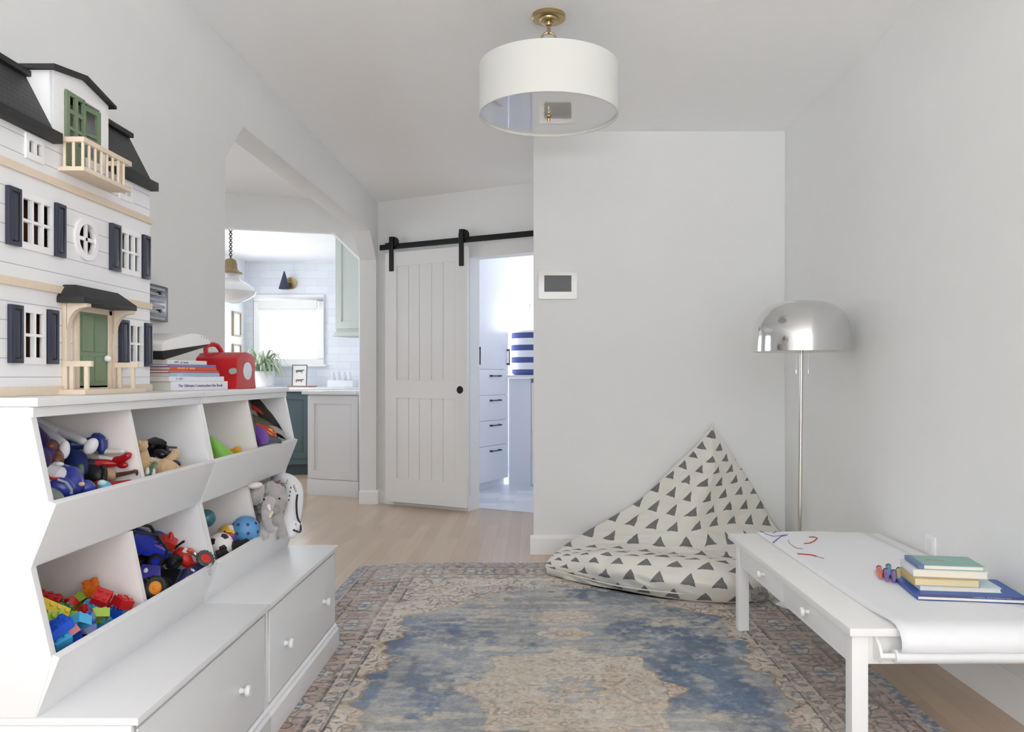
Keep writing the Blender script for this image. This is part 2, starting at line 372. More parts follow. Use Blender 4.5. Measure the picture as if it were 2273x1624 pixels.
def storage_unit(y0, y1, label, knobs):
    t = thing('toy_storage_unit', label, 'storage unit', (XB, y0, 0.009), group='white tiered toy storage units')
    side = [(XB, 0.4203), (-0.992, 0.4203), (-0.958, 0.535), (-1.0, 0.716), (-0.962, 0.838), (-1.004, 1.0397), (XB, 1.0397)]
    fn = lambda u, v, w: (u, w, v)
    th = 0.018; ym = (y0+y1)/2
    B().prism(side, y0, y0+th, fn).done('side_panel', WHITE, t, bevel=0.0012)
    B().prism(side, y1-th, y1, fn).done('side_panel', WHITE, t, bevel=0.0012)
    div = [(XB, 0.425), (-0.994, 0.425), (-0.966, 0.535), (-1.003, 0.7145), (XB, 0.7145)]
    B().prism(div, ym-0.008, ym+0.008, fn).done('divider', WHITE2, t)
    div = [(XB, 0.7222), (-1.006, 0.7222), (-0.970, 0.838), (-1.008, 1.02), (XB, 1.02)]
    B().prism(div, ym-0.008, ym+0.008, fn).done('divider', WHITE2, t)
    B().box(XB, XB+0.008, y0+th, y1-th, 0.41, 1.03).done('back_panel', WHITE2, t)
    B().box(XB+0.006, -1.010, y0+th, y1-th, 0.7150, 0.7217).done('shelf', WHITE2, t)
    B().box(XB+0.006, -0.99, y0+th, y1-th, 0.419, 0.426).done('shelf', WHITE2, t)
    B().box(XB, -0.986, y0, y1, 1.040, 1.058).done('top_board', WHITE, t, bevel=0.003)
    B().box(XB+0.3, -0.996, y0+0.0012, y1-0.0012, 1.0185, 1.0395).done('top_rail', WHITE, t, bevel=0.003)
    # sloping bin fronts
    B().prism([(-0.990, 0.420), (-0.943, 0.540), (-0.957, 0.546), (-1.006, 0.420)], y0+0.0012, y1-0.0012, fn).done('bin_front', WHITE, t, bevel=0.0015)
    B().prism([(-0.999, 0.722), (-0.950, 0.846), (-0.964, 0.852), (-1.015, 0.722)], y0+0.0012, y1-0.0012, fn).done('bin_front', WHITE, t, bevel=0.0015)
    # base with a wide drawer
    B().box(XB, -0.786, y0, y1, 0.4042, 0.420).done('base_top', WHITE, t, bevel=0.003)
    b = B(); b.box(XB, -0.80, y0, y0+0.018, 0.10, 0.404); b.box(XB, -0.80, y1-0.018, y1, 0.10, 0.404)
    b.box(XB, -0.82, y0+0.018, y1-0.018, 0.10, 0.11); b.box(-0.83, -0.80, y0+0.018, y1-0.018, 0.392, 0.404); b.done('base_case', WHITE, t, bevel=0.001)
    d = B().box(-0.818, -0.797, y0+0.0215, y1-0.0215, 0.112, 0.389).done('drawer', WHITE, t, bevel=0.002)
    for ky in knobs:
        k = B(); knob_local(k, (-0.797, ky, 0.243)); k.done('knob', WHITE, d)
    B().prism([(XB, 0.009), (-0.784, 0.009), (-0.784, 0.082), (-0.792, 0.090), (-0.792, 0.097), (-0.800, 0.104), (XB, 0.104)], y0, y1, fn).done('plinth', WHITE, t, bevel=0.001)
    return t
U1 = storage_unit(1.585, 2.388, 'nearer white tiered toy storage unit, carrying the dollhouse and holding building blocks', (1.73, 2.17))
U2 = storage_unit(2.391, 3.222, 'farther white tiered toy storage unit, holding balls and a grey plush elephant', (2.56, 3.03))

# ------------------------------------------------------------------ low play table with paper roll
TX0, TX1, TY0, TY1, TH = 0.884, 1.555, 2.2125, 3.56, 0.400
table = thing('play_table', 'low white wooden play table with drawers along the right wall', 'table', (1.22, 2.9, 0.009), (0, 0, math.radians(0.4)))
TM = mat('table_white_paint', (240, 240, 239), 0.36)
def tb(): b = B(); b.T = wm(table) @ Matrix.Translation((-1.22, -2.9, -0.009)); return b
b = tb().box(TX0-0.006, TX1, TY0, TY1, TH-0.022, TH).done('tabletop', TM, table, bevel=0.003)
for (x, y) in ((TX0+0.004, TY0+0.012), (TX1-0.049, TY0+0.012), (TX0+0.004, 3.417), (TX1-0.049, 3.417)):
    tb().box(x, x+0.046, y, y+0.046, 0.009, TH-0.022).done('leg', TM, table, bevel=0.003)
b = tb(); b.box(TX1-0.03, TX1-0.012, TY0+0.058, 3.417, 0.29, TH-0.022); b.box(TX0+0.05, TX1-0.05, 3.43, 3.448, 0.29, TH-0.022)
b.box(TX0+0.05, TX1-0.05, TY0+0.034, TY0+0.052, 0.29, TH-0.022)
b.box(TX0+0.012, TX0+0.026, TY0+0.058, 3.417, 0.288, 0.298); b.box(TX0+0.012, TX0+0.026, TY0+0.058, 3.417, 0.368, TH-0.022); b.done('apron', TM, table, bevel=0.001)
for (y0, y1, ky) in ((TY0+0.060, 2.838, 2.585), (2.841, 3.415, 3.07)):
    d = tb().box(TX0+0.010, TX0+0.028, y0, y1, 0.299, 0.367).done('drawer', TM, table, bevel=0.001)
    k = tb(); knob_local(k, (TX0+0.010, ky, 0.338), (-1, 0, 0), 0.015); k.done('knob', TM, d)
# roll holder and paper
PAPER = mat('drawing_paper', (236, 238, 241), 0.55)
hold = B()
for x in (TX0+0.072, 1.51):
    b = tb(); b.prism([(TY0+0.052, 0.378), (TY0+0.03, 0.378), (TY0-0.005, 0.352), (TY0-0.018, 0.325), (TY0-0.005, 0.306), (TY0+0.052, 0.306)], x, x+0.008, lambda u, v, w: (w, u, v))
    b.done('roll_bracket', TM, table, bevel=0.001)
b = tb().cyl((TX0+0.078, TY0-0.003, 0.325), (1.515, TY0-0.003, 0.325), 0.0085).done('roll_rod', TM, table)
pr = thing('paper_roll', 'white drawing paper pulled from its roll over the end and top of the play table', 'paper roll', (1.25, 2.21, 0.325))
b = tb(); b.cyl((0.999, TY0-0.003, 0.325), (1.50, TY0-0.003, 0.325), 0.019, seg=24)
b.done('roll', PAPER, pr)
prof = [(3.565, 0.4035), (3.55, 0.4045), (3.45, 0.4035), (3.0, 0.402), (2.6, 0.402), (2.40, 0.4025), (2.30, 0.408), (2.25, 0.412), (2.215, 0.410), (2.19, 0.398), (2.176, 0.378), (2.174, 0.358), (2.180, 0.344), (2.192, 0.339), (2.205, 0.345)]
b = tb(); PX0 = 1.005
rows = []
for (y, z) in prof:
    rows.append([Vector((PX0+(1.497-PX0)*k/12, y, z+0.0006*math.sin(k*1.3+y*9)+(0.004 if y > 3.5 and 2 < k < 9 else 0))) for k in range(13)])
top = b.grid(rows); bot = B()
sheet = b.done('sheet', PAPER, pr, normals=False)
md = sheet.modifiers.new('thick', 'SOLIDIFY'); md.thickness = 0.0006; md.offset = 0
# child's drawing on the sheet: marker strokes
def TP(px, py, z=0.4045):
    q = PF(px, py, z); return Vector((q.x, q.y, z))
def strokes(name, col, lst, wd=0.0025):
    for l in lst:
        B().tube([TP(*p) for p in l], wd, seg=5).done(name, mat('marker_'+name, col, 0.6), sheet)
strokes('purple_scribble', (92, 84, 176), [[(1688, 1179), (1702, 1186), (1716, 1190), (1732, 1189), (1744, 1186)], [(1716, 1204), (1726, 1196), (1734, 1190), (1746, 1188), (1752, 1182), (1748, 1180), (1740, 1184)], [(1716, 1183), (1723, 1179)]])
strokes('red_scribble', (176, 52, 66), [[(1785, 1206), (1798, 1205), (1808, 1200), (1814, 1194), (1808, 1192), (1798, 1192)], [(1796, 1192), (1806, 1191)], [(1770, 1228.5), (1790, 1230), (1802, 1231), (1812, 1234)]], 0.0028)
strokes('brown_scribble', (150, 120, 110), [[(1812, 1234), (1829, 1239)], [(1824, 1181), (1834, 1180), (1838, 1183), (1828, 1184), (1820, 1182), (1806, 1182)], [(1750, 1198), (1752, 1205), (1758, 1210), (1768, 1216), (1782, 1218)]], 0.0013)

# ------------------------------------------------------------------ things on the table
def book(name, label, loc, rz, L, W, H, cover, pages, group=None, spine_dark=None, tilt=(0, 0), cov_t=0.0016, top=None):
    """lying book: spine towards local -y, long side along x"""
    t = thing(name, label, 'book', loc, (tilt[0], tilt[1], rz), group)
    prof = [(-L/2, 0), (L/2, 0), (L/2, cov_t), (-L/2+cov_t, cov_t), (-L/2+cov_t, H-cov_t), (L/2, H-cov_t), (L/2, H), (-L/2, H)]
    B().prism(prof, -W/2, W/2, lambda u, v, w: (u, w, v)).done('cover', cover, t, local=True, bevel=0.0005)
    B().box(-L/2+cov_t, L/2-0.004, -W/2+0.0015, W/2-0.004, cov_t, H-cov_t).done('pages', pages, t, local=True)
    return t
PAGE = mat('book_pages', (236, 230, 216), 0.8, var=0.05, scale=300); PAGEY = mat('yellowed_pages', (232, 216, 176), 0.8, var=0.06, scale=300)
def cov(n, c, r=0.4): return mat('cover_'+n, c, r, var=0.04, scale=60)
bx, by, brz = 1.365, 2.60, math.radians(-9)
def onbook(dx, dy, z, rz=0.0): return (bx+dx, by+dy, z)
G = 'books stacked on the play table'
bk = book('book', 'large flat blue picture book at the bottom of the table stack', (1.385, 2.585, 0.4045), math.radians(-8.5), 0.33, 0.255, 0.011, cov('royal_blue', (52, 92, 172)), PAGE, G)
text_part('lettering', 'Little Creatures', 0.017, mat('lettering_pale', (196, 206, 226), 0.6), bk, Matrix.Translation((0.0, -0.118, 0.0112)), local=True, align='LEFT')
B().box(-0.155, 0.158, -0.125, -0.10, 0.011, 0.0114).done('cover_band', cov('navy_band', (40, 52, 120)), bk, local=True)
book('book', 'white paperback with pale blue cover lying on the large blue book', (1.375, 2.615, 0.416), math.radians(-8), 0.245, 0.17, 0.015, cov('pale_blue', (206, 222, 228)), PAGE, G)
book('book', 'yellow-edged thick paperback in the middle of the table stack', (1.335, 2.612, 0.4315), math.radians(-9), 0.195, 0.155, 0.023, cov('mustard', (198, 172, 104)), PAGEY, G)
book('book', 'thick white book with blue cover edge under the green book', (1.355, 2.625, 0.455), math.radians(-10), 0.225, 0.15, 0.023, cov('white_blue', (216, 222, 232)), PAGE, G)
bk = book('book', 'teal green book with orange lettering on top of the table stack', (1.358, 2.628, 0.4785), math.radians(-9), 0.200, 0.145, 0.014, cov('teal_green', (134, 178, 170)), PAGE, G)
B().box(-0.1005, -0.082, -0.073, 0.073, 0.0005, 0.0144).done('spine_band', cov('slate_spine', (96, 118, 160)), bk, local=True, bevel=0.001)
text_part('lettering', 'stories', 0.022, mat('lettering_orange', (196, 150, 128), 0.6), bk, Matrix.Translation((-0.055, 0.005, 0.0142)), local=True)
def marker(px, py, px2, py2, col, label):
    a, c = PF(px, py, 0.410), PF(px2, py2, 0.410); d = (c-a).normalized()
    t = thing('marker_pen', label, 'marker', (a.x, a.y, 0.4128), (0, 0, math.atan2(d.y, d.x)), 'egg-shaped markers on the play table')
    b = B(); b.T = Matrix.Rotation(PI/2, 4, 'Y')
    b.lathe([(0, 0), (0.006, 0.0), (0.0092, 0.012), (0.0095, 0.055), (0.0082, 0.095), (0.0055, 0.128), (0.0035, 0.138), (0, 0.140)], seg=16).done('body', mat('marker_body_%d_%d_%d' % col, col, 0.35), t, local=True)
    b = B(); b.T = Matrix.Rotation(PI/2, 4, 'Y')
    b.lathe([(0, -0.012), (0.006, -0.011), (0.0098, -0.002), (0.0098, 0.008), (0.0093, 0.010), (0, 0.0101)], seg=16).done('cap', DARK, t, local=True)
marker(1951, 1262, 1956, 1288, (226, 98, 84), 'small orange-red marker at the left end of the row of markers')
marker(1966, 1268, 1971, 1294, (132, 96, 176), 'small purple marker lying second from the left on the table')
marker(1972, 1258, 1975, 1284, (74, 150, 196), 'small sky blue marker lying slightly behind the purple markers')
marker(1984, 1271, 1984, 1296, (136, 98, 180), 'small purple marker lying between the blue and the yellow markers')
marker(1995, 1266, 1996, 1292, (200, 192, 128), 'small yellow marker closest to the books')
o = tag(B().prism(rrect(3.09, 3.165, 0.395, 0.475, 0.006), 1.562, 1.5698, lambda u, v, w: (w, u, v)).done('outlet_plate', TRIM, bevel=0.001),
        'white outlet plate on the right wall just above the play table', 'outlet')
B().box(1.5605, 1.5625, 3.108, 3.147, 0.41, 0.46).done('outlet_face', mat('outlet_face', (228, 228, 228), 0.5), o)

# ------------------------------------------------------------------ floor lamp with chrome dome
LX, LY = 1.302, 3.85
lamp = thing('floor_lamp', 'chrome dome floor lamp standing in the right back corner behind the play table', 'lamp', (LX, LY, 0))
B().lathe([(0, 0), (0.135, 0), (0.14, 0.004), (0.138, 0.012), (0.12, 0.016), (0.015, 0.020), (0, 0.020)], (LX-0.012, LY, 0), seg=48).done('base', CHROME, lamp)
B().cyl((LX-0.012, LY, 0.018), (LX+0.001, LY, 1.30), 0.0095, seg=20).done('pole', mat('satin_nickel', (214, 210, 204), 0.22, metal=1.0), lamp)
R0 = 0.231; out = [(R0, 1.222), (R0*1.0, 1.245), (R0*0.995, 1.29), (R0*0.965, 1.34), (R0*0.90, 1.385), (R0*0.80, 1.42), (R0*0.66, 1.445), (R0*0.48, 1.460), (R0*0.25, 1.467), (0, 1.469)]
b = B(); b.lathe(out, (LX, LY, 0), seg=72); b.lathe([(R0, 1.222), (R0-0.003, 1.222)], (LX, LY, 0), seg=72)
sh = b.done('lamp_shade', CHROME, lamp, smooth=50)
B().lathe([(r-0.004 if r > 0 else 0, z-(0.0 if i == 0 else 0.004)) for i, (r, z) in enumerate(out)], (LX, LY, 0), seg=72).done('shade_lining', mat('white_enamel', (238, 236, 230), 0.4), sh)
b = B()
for dx in (-0.028, 0.03): b.cyl((LX+dx, LY-0.01, 1.13), (LX+dx, LY-0.01, 1.25), 0.0011, seg=6)
b.done('pull_chain', CHROME, lamp)
for dx in (-0.028, 0.03): B().cyl((LX+dx, LY-0.01, 1.113), (LX+dx, LY-0.01, 1.133), 0.0045, seg=12).done('pull_knob', CHROME, lamp, bevel=0.001)
B().cyl((LX, LY, 1.29), (LX, LY, 1.33), 0.02, seg=20).done('socket', CHROME, lamp)
B().ell((LX, LY, 1.36), (0.03, 0.03, 0.035)).done('bulb', mat('frosted_bulb', (240, 240, 236), 0.4), lamp)

# ------------------------------------------------------------------ ceiling drum lamp
DX, DY = 0.0685, 3.36
dl = thing('ceiling_lamp', 'white drum ceiling lamp hanging by a brass ring', 'ceiling lamp', (DX, DY, ZC))
DR = 0.293
b = B(); b.lathe([(DR, 2.203), (DR, 2.407), (DR-0.003, 2.407), (DR-0.003, 2.203), (DR, 2.203)], (DX, DY, 0), seg=96)
LINEN = mat('off_white_linen_shade', (224, 225, 220), 0.85, var=0.02, scale=350, trans=0.0); principled(LINEN).inputs['Subsurface Weight'].default_value = 0.0
b.done('drum_shade', LINEN, dl)
b = B(); b.lathe([(0, 2.212), (DR-0.003, 2.212), (DR-0.003, 2.216), (0, 2.216)], (DX, DY, 0), seg=96)
dif = mat('glossy_diffuser', (214, 214, 214), 0.04, spec=1.0, coat=1.0); principled(dif).inputs['Coat IOR'].default_value = 2.4; principled(dif).inputs['Coat Roughness'].default_value = 0.02
b.done('diffuser', dif, dl)
B().lathe([(DR+0.0012, 2.201), (DR+0.0012, 2.206), (DR-0.004, 2.206), (DR-0.004, 2.201), (DR+0.0012, 2.201)], (DX, DY, 0), seg=96).done('bottom_trim', LINEN, dl)
b = B(); b.lathe([(0, ZC), (0.0704, ZC), (0.0704, ZC-0.016), (0.067, ZC-0.019), (0.043, ZC-0.019), (0.042, ZC-0.024), (0.036, ZC-0.030), (0.016, ZC-0.032), (0.016, ZC-0.04), (0.014, ZC-0.044), (0.0075, ZC-0.047), (0.0075, ZC-0.078), (0.0, ZC-0.078)], (DX, DY, 0), seg=48)
b.done('canopy', BRASS, dl)
B().tube([(DX+0.030*math.cos(a), DY, ZC-0.103+0.030*math.sin(a)) for a in [2*PI*k/32 for k in range(32)]], 0.0045, seg=10, closed=True).done('ring', BRASS, dl)
b = B(); b.cyl((DX, DY, ZC-0.128), (DX, DY, 2.216), 0.007, seg=16)
for k in range(3):
    a = k*2*PI/3+0.3; b.cyl((DX, DY, 2.38), (DX+(DR-0.004)*math.cos(a), DY+(DR-0.004)*math.sin(a), 2.39), 0.003, seg=8)
b.done('stem', BRASS, dl)
B().lathe([(0, 2.178), (0.006, 2.179), (0.0075, 2.184), (0.0065, 2.192), (0.0135, 2.197), (0.014, 2.201), (0.006, 2.204), (0.005, 2.213), (0, 2.213)], (DX, DY, 0), seg=24).done('finial', BRASS, dl)

# ------------------------------------------------------------------ barn door and its hardware
def DWpx(px, py, wv):
    o = DW(0, 0, wv); k = (px-CX)/FPX   # ray X = k*Y
    # o.x + dd.x*u = k*(o.y + dd.y*u)
    u = (k*o.y-o.x)/(dd.x-k*dd.y); Y = o.y+dd.y*u
    return u, HC+(CY-py)/FPX*Y
WD = -0.055
u0, zt = DWpx(855, 565, WD-0.04); u1, _ = DWpx(1036, 548, WD-0.04); zb = 0.038; zt = 2.158
door = thing('door', None, None, DW(u0, 0, WD)); door.name = 'barn_door'
tag(door, 'white plank barn door hanging on a black rail left of the laundry doorway', 'door')
DWH = mat('barn_door_white', (232, 232, 232), 0.42)
th = 0.04
pans = []
gx = [DWpx(p, 700, WD-th)[0] for p in (880, 906, 930, 957, 983, 1010)]
zm1 = DWpx(950, 843, WD-th)[1]; zm0 = DWpx(950, 884, WD-th)[1]; z_hi = DWpx(950, 585, WD-th)[1]; z_lo = DWpx(950, 1066, WD-th)[1]
b = B(); b.prism(rect(u0, u1, zb, zt), WD-th, WD, lambda u, v, w: DW(u, v, w), holes=[rect(gx[0], gx[-1], z_lo, zm0), rect(gx[0], gx[-1], zm1, z_hi)])
b.done('frame', DWH, door, bevel=0.0025)
b = B()
for i in range(5):
    for (za, zc) in ((z_lo-0.005, zm0+0.005), (zm1-0.005, z_hi+0.005)):
        b.prism(rect(gx[i]+0.0018, gx[i+1]-0.0018, za, zc), WD-th+0.006, WD-0.004, lambda u, v, w: DW(u, v, w))
b.done('plank_panel', DWH, door, bevel=0.0022)
B().prism(rect(gx[0], gx[-1], z_lo, z_hi), WD-0.012, WD-0.008, lambda u, v, w: DW(u, v, w)).done('backing', DWH, door)
hu, hz = DWpx(1021, 865, WD-th)
b = B(); M0 = Matrix.Translation(DW(hu, hz, WD-th)) @ Vector((0, 0, 1)).rotation_difference(-dn).to_matrix().to_4x4()
b.T = M0; b.lathe([(0, -0.002), (0.030, -0.002), (0.031, 0.002), (0.026, 0.004), (0.024, 0.0005), (0, 0.0003)], seg=32); b.done('round_pull', BLACKM, door)
for (pl, ptop, pb, pbar) in ((868, 525, 602, 548), (1023.5, 508, 590, 530)):
    u, z1 = DWpx(pl, pb, WD-th-0.01); _, z2 = DWpx(pl, ptop, WD-th-0.01)
    hw = 0.021
    b = B(); b.prism(rrect(u-hw, u+hw, z1, z2, 0.02 if False else 0.008), WD-th-0.012, WD-th-0.002, lambda u, v, w: DW(u, v, w))
    hg = b.done('hanger', BLACKM, door, bevel=0.001)
    b = B(); c = DW(u+0.012, z2-0.045, WD-th+0.012); b.T = Matrix.Translation(c) @ Vector((0, 0, 1)).rotation_difference(-dn).to_matrix().to_4x4()
    b.lathe([(0, -0.012), (0.045, -0.012), (0.045, -0.006), (0.038, 0.0), (0.045, 0.006), (0.045, 0.012), (0, 0.014)], seg=32); b.done('wheel', BLACKM, hg)
ra, rz1 = DWpx(841, 552, WD-th); zr = 2.212
rail = thing('door_rail', 'black iron rail carrying the barn door above the doorway', 'rail', DW(0.3, zr, -0.02))
b = B(); b.prism(rect(max(ra, 0.02), 1.80, zr-0.024, zr+0.022), -0.085, -0.078, lambda u, v, w: DW(u, v, w)); b.done('bar', BLACKM, rail, bevel=0.001)
for u in (0.18, 0.62, 1.10, 1.55): B().cyl(DW(u, zr, -0.082), DW(u, zr, -0.001), 0.011, seg=14).done('standoff', BLACKM, rail)
B().prism(rect(max(ra, 0.02)+0.06, max(ra, 0.02)+0.10, zr+0.018, zr+0.034), -0.088, -0.074, lambda u, v, w: DW(u, v, w)).done('door_stop', BLACKM, rail, bevel=0.002)

# ------------------------------------------------------------------ wall thermostat screen
q0 = P(1195, 664, 4.94); q1 = P(1281, 602, 4.94)
t = thing('wall_control_panel', 'white wall control panel with a grey screen on the back wall', 'control panel', ((q0.x+q1.x)/2, 4.94, (q0.z+q1.z)/2))
B().prism(rrect(q0.x, q1.x, q0.z, q1.z, 0.014), 4.918, 4.94, fxz).done('housing', mat('gloss_white_plastic', (236, 236, 232), 0.12, coat=0.5), t, bevel=0.003)
s0 = P(1208, 648, 4.94); s1 = P(1268, 612, 4.94)
B().prism(rect(s0.x, s1.x, s0.z, s1.z), 4.9165, 4.92, fxz).done('screen', mat('dim_grey_screen', (74, 74, 76), 0.12, spec=0.25), t)
# ------------------------------------------------------------------ rug (colours laid out on a fine grid)
def vnoise(x, y, seed=0):
    r = np.random.RandomState(seed).rand(256, 256)
    xi = np.floor(x).astype(int); yi = np.floor(y).astype(int); fx = x-xi; fy = y-yi
    fx = fx*fx*(3-2*fx); fy = fy*fy*(3-2*fy)
    g = lambda a, b: r[a % 256, b % 256]
    return (g(xi, yi)*(1-fx)+g(xi+1, yi)*fx)*(1-fy)+(g(xi, yi+1)*(1-fx)+g(xi+1, yi+1)*fx)*fy
def fbm(x, y, seed=0, o=4):
    s = 0; a = 0.5; t = 0
    for k in range(o): s = s+a*vnoise(x*2**k, y*2**k, seed+k*7); t += a; a *= 0.5
    return s/t
def sstep(a, b, x): t = np.clip((x-a)/(b-a), 0, 1); return t*t*(3-2*t)
def rug():
    x0, x1, y0, ym, y1 = -1.0, 1.275, 0.90, 2.36, 4.67
    xs = np.arange(x0, x1+1e-4, 0.0035); ya = np.arange(y0, ym, 0.014); yb = np.arange(ym, y1+1e-4, 0.0035)
    ys = np.concatenate([ya, yb]); X, Y = np.meshgrid(xs, ys); nx, ny = len(xs), len(ys)
    cx, cy = 0.1375, 2.78; U = X-cx; V = Y-cy; HX, HY = (x1-x0)/2, y1-cy
    ax, ay = np.abs(U), np.abs(V)
    wob = (fbm(X*3, Y*3, 5)-0.5)*0.02
    dx = HX-ax+wob*0.3; dy = HY-ay+wob*0.3; d = np.minimum(dx, dy)        # distance to edge
    c = lambda r, g, b: np.array(s2l((r, g, b)))
    def lay(C, m, col): m = np.clip(m, 0, 1)[..., None]; return C*(1-m)+col*m
    n1 = fbm(X*6, Y*6, 1); n2 = fbm(X*28, Y*28, 2); n3 = fbm(X*70, Y*70, 3, 2); nw = fbm(X*2.3, Y*3.2, 11)
    # arabesque lines from folded coordinates
    A = fbm(ax*9+3, ay*9+1, 21, 3); line = sstep(0.17, 0.06, np.abs(((A*6.5) % 1)-0.5))
    A2 = fbm(ax*17+5, ay*17+2, 31, 2); line2 = sstep(0.17, 0.07, np.abs(((A2*4.2) % 1)-0.5))
    brk = sstep(0.38, 0.50, n2)
    cream, tan, pink = c(200, 191, 180), c(182, 160, 134), c(170, 150, 140)
    blue, dblue, brown, dark = c(84, 108, 136), c(58, 82, 110), c(104, 78, 58), c(52, 43, 40)
    C = np.zeros(X.shape+(3,))+cream
    # field: blue with scalloped outline inside the corner spandrels
    sy = ay/HY
    bound = 0.705+0.035*np.sin(ay*2*PI/0.36)+0.018*np.sin(ay*2*PI/0.12+1)
    topb = 1.33+0.05*np.cos(ax*2*PI/0.45)+0.02*np.sin(ax*2*PI/0.13)
    shrink = sstep(0.75, 1.35, ay)*0.42
    fm = sstep(-0.006, 0.006, (bound-shrink)-ax)*sstep(-0.006, 0.006, topb-ay)
    fb = lay(np.zeros_like(C)+blue, sstep(0.35, 0.65, n1), dblue)
    C = lay(C, fm, 0); C = C+fb*fm[..., None]
    edge = sstep(0.011, 0.004, np.abs((bound-shrink)-ax))*(ay < 1.36)
    C = lay(C, edge*0.75, brown); C = lay(C, sstep(0.03, 0.012, np.abs((bound-shrink)+0.022-ax))*(ay < 1.36)*0.5, tan)
    C = lay(C, line*(1-fm)*brk*0.9, dark); C = lay(C, line2*(1-fm)*sstep(0.45, 0.55, n1)*0.75, brown)
    C = lay(C, (1-fm)*sstep(0.62, 0.7, A)*0.45, blue)
    C = lay(C, (1-fm)*sstep(0.36, 0.30, A2)*0.45, tan)
    # medallion
    th = np.arctan2(V, U*1.15); rr = np.sqrt((U*1.12)**2+(V)**2)
    mb = 0.40+0.035*np.cos(8*th)+0.02*np.cos(16*th)
    mm = sstep(-0.006, 0.006, mb-rr)
    for py_, s_ in ((0.60, 0.085), (0.83, 0.11)):
        pr_ = np.sqrt((U/1.25)**2+((ay-py_)*1.05)**2); mm = np.maximum(mm, sstep(-0.005, 0.005, s_+0.012*np.cos(6*np.arctan2(ay-py_, U))-pr_))
    C = lay(C, mm, tan*0.92+cream*0.08)
    C = lay(C, mm*sstep(0.4, 0.6, n1)*0.55, cream)
    C = lay(C, mm*line*sstep(0.36, 0.46, n2)*0.9, brown); C = lay(C, mm*line2*brk*0.75, brown)
    C = lay(C, sstep(0.008, 0.003, np.abs(mb-rr))*0.7, brown)
    # pendant rings
    pr_ = np.sqrt((U/1.5)**2+(ay-0.83)**2); C = lay(C, sstep(0.008, 0.003, np.abs(pr_-0.085))*0.7, brown); C = lay(C, sstep(0.007, 0.003, np.abs(pr_-0.045))*0.7, brown)
    C = lay(C, sstep(0.007, 0.003, np.abs(ay-0.72))*(ax < 0.14)*0.6, c(60, 84, 104))
    # central and satellite flowers
    for (fx_, fy_, fr) in ((0, 0, 0.12), (0.0, 0.28, 0.05), (0.23, 0.0, 0.05), (0.17, 0.2, 0.04)):
        t_ = np.arctan2(ay-fy_, (ax-fx_)); r_ = np.sqrt((ax-fx_)**2+(ay-fy_)**2); pb = fr*(0.82+0.18*np.cos(8*t_))
        C = lay(C, sstep(0.004, -0.004, r_-pb)*0.85, blue if fr > 0.1 else tan); C = lay(C, sstep(0.006, 0.002, np.abs(r_-pb))*0.8, brown)
        C = lay(C, sstep(0.004, -0.004, r_-pb*0.6)*0.8, tan); C = lay(C, sstep(0.005, 0.002, np.abs(r_-pb*0.35))*0.8, brown)
    # small flowers in the blue field
    fieldm = fm*(1-mm); C = lay(C, fieldm*line2*sstep(0.5, 0.62, nw)*sstep(0.4, 0.55, n1)*0.55, c(46, 62, 84)); C = lay(C, fieldm*sstep(0.66, 0.74, A2)*sstep(0.5, 0.6, nw)*0.8, tan)
    # worn areas
    wear = sstep(0.42, 0.64, nw+0.28*(n2-0.5)+0.15*(n3-0.5))*fm
    wear = np.maximum(wear, 0.75*sstep(0.5, 0.62, fbm(X*5, Y*1.4, 17)+0.22*(n2-0.5))*fm)
    strk = sstep(0.45, 0.6, fbm(X*5+2, Y*34, 41, 2))
    C = lay(C, wear*0.72*(0.55+0.45*strk), c(190, 184, 172)); C = lay(C, fm*sstep(0.5, 0.7, n2)*0.22, c(184, 184, 178))
    C = lay(C, (1-fm)*sstep(0.5, 0.75, n2)*0.3, c(202, 196, 190))
    # borders
    bandm = sstep(0.352, 0.350, d); C = lay(C, bandm, 0)+(pink[None, None]*bandm[..., None])
    # along-band coordinate
    side = dx < dy; s = np.where(side, V, U); per = 0.29; k = ((s/per) % 1.0)-0.5; sx_ = k*per
    mid = 0.20; q = d-mid
    inmain = (d > 0.115) & (d < 0.282)
    # motifs in the main border
    rm = np.sqrt((sx_*0.95)**2+(q)**2); tm = np.arctan2(q, sx_); lob = 0.058+0.014*np.cos(4*tm)
    C = lay(C, inmain*sstep(0.004, -0.004, rm-lob)*0.85, cream*0.9+blue*0.1); C = lay(C, inmain*sstep(0.006, 0.002, np.abs(rm-lob))*0.85, dark)
    hs = sstep(0.004, -0.003, np.abs(np.abs(sx_)-0.016)-0.009)*(np.abs(q) < 0.038)+sstep(0.003, -0.003, np.abs(q)-0.007)*(np.abs(sx_) < 0.034)
    C = lay(C, inmain*hs*0.9, blue)
    bar = sstep(0.004, -0.002, np.abs(np.abs(sx_)-0.085+0.004*np.sin(q*90))-0.0055)*(np.abs(q) < 0.066); C = lay(C, inmain*bar*0.85, dblue*0.8)
    k2 = (((s/per)+0.5) % 1.0-0.5)*per; r2 = np.sqrt(k2**2+(np.abs(q)-0.026)**2)
    C = lay(C, inmain*sstep(0.006, 0.002, np.abs(r2-0.020))*0.8, dark); C = lay(C, inmain*sstep(0.004, 0, r2-0.012)*0.5, c(150, 110, 84))
    C = lay(C, inmain*line2*brk*0.7, dark)
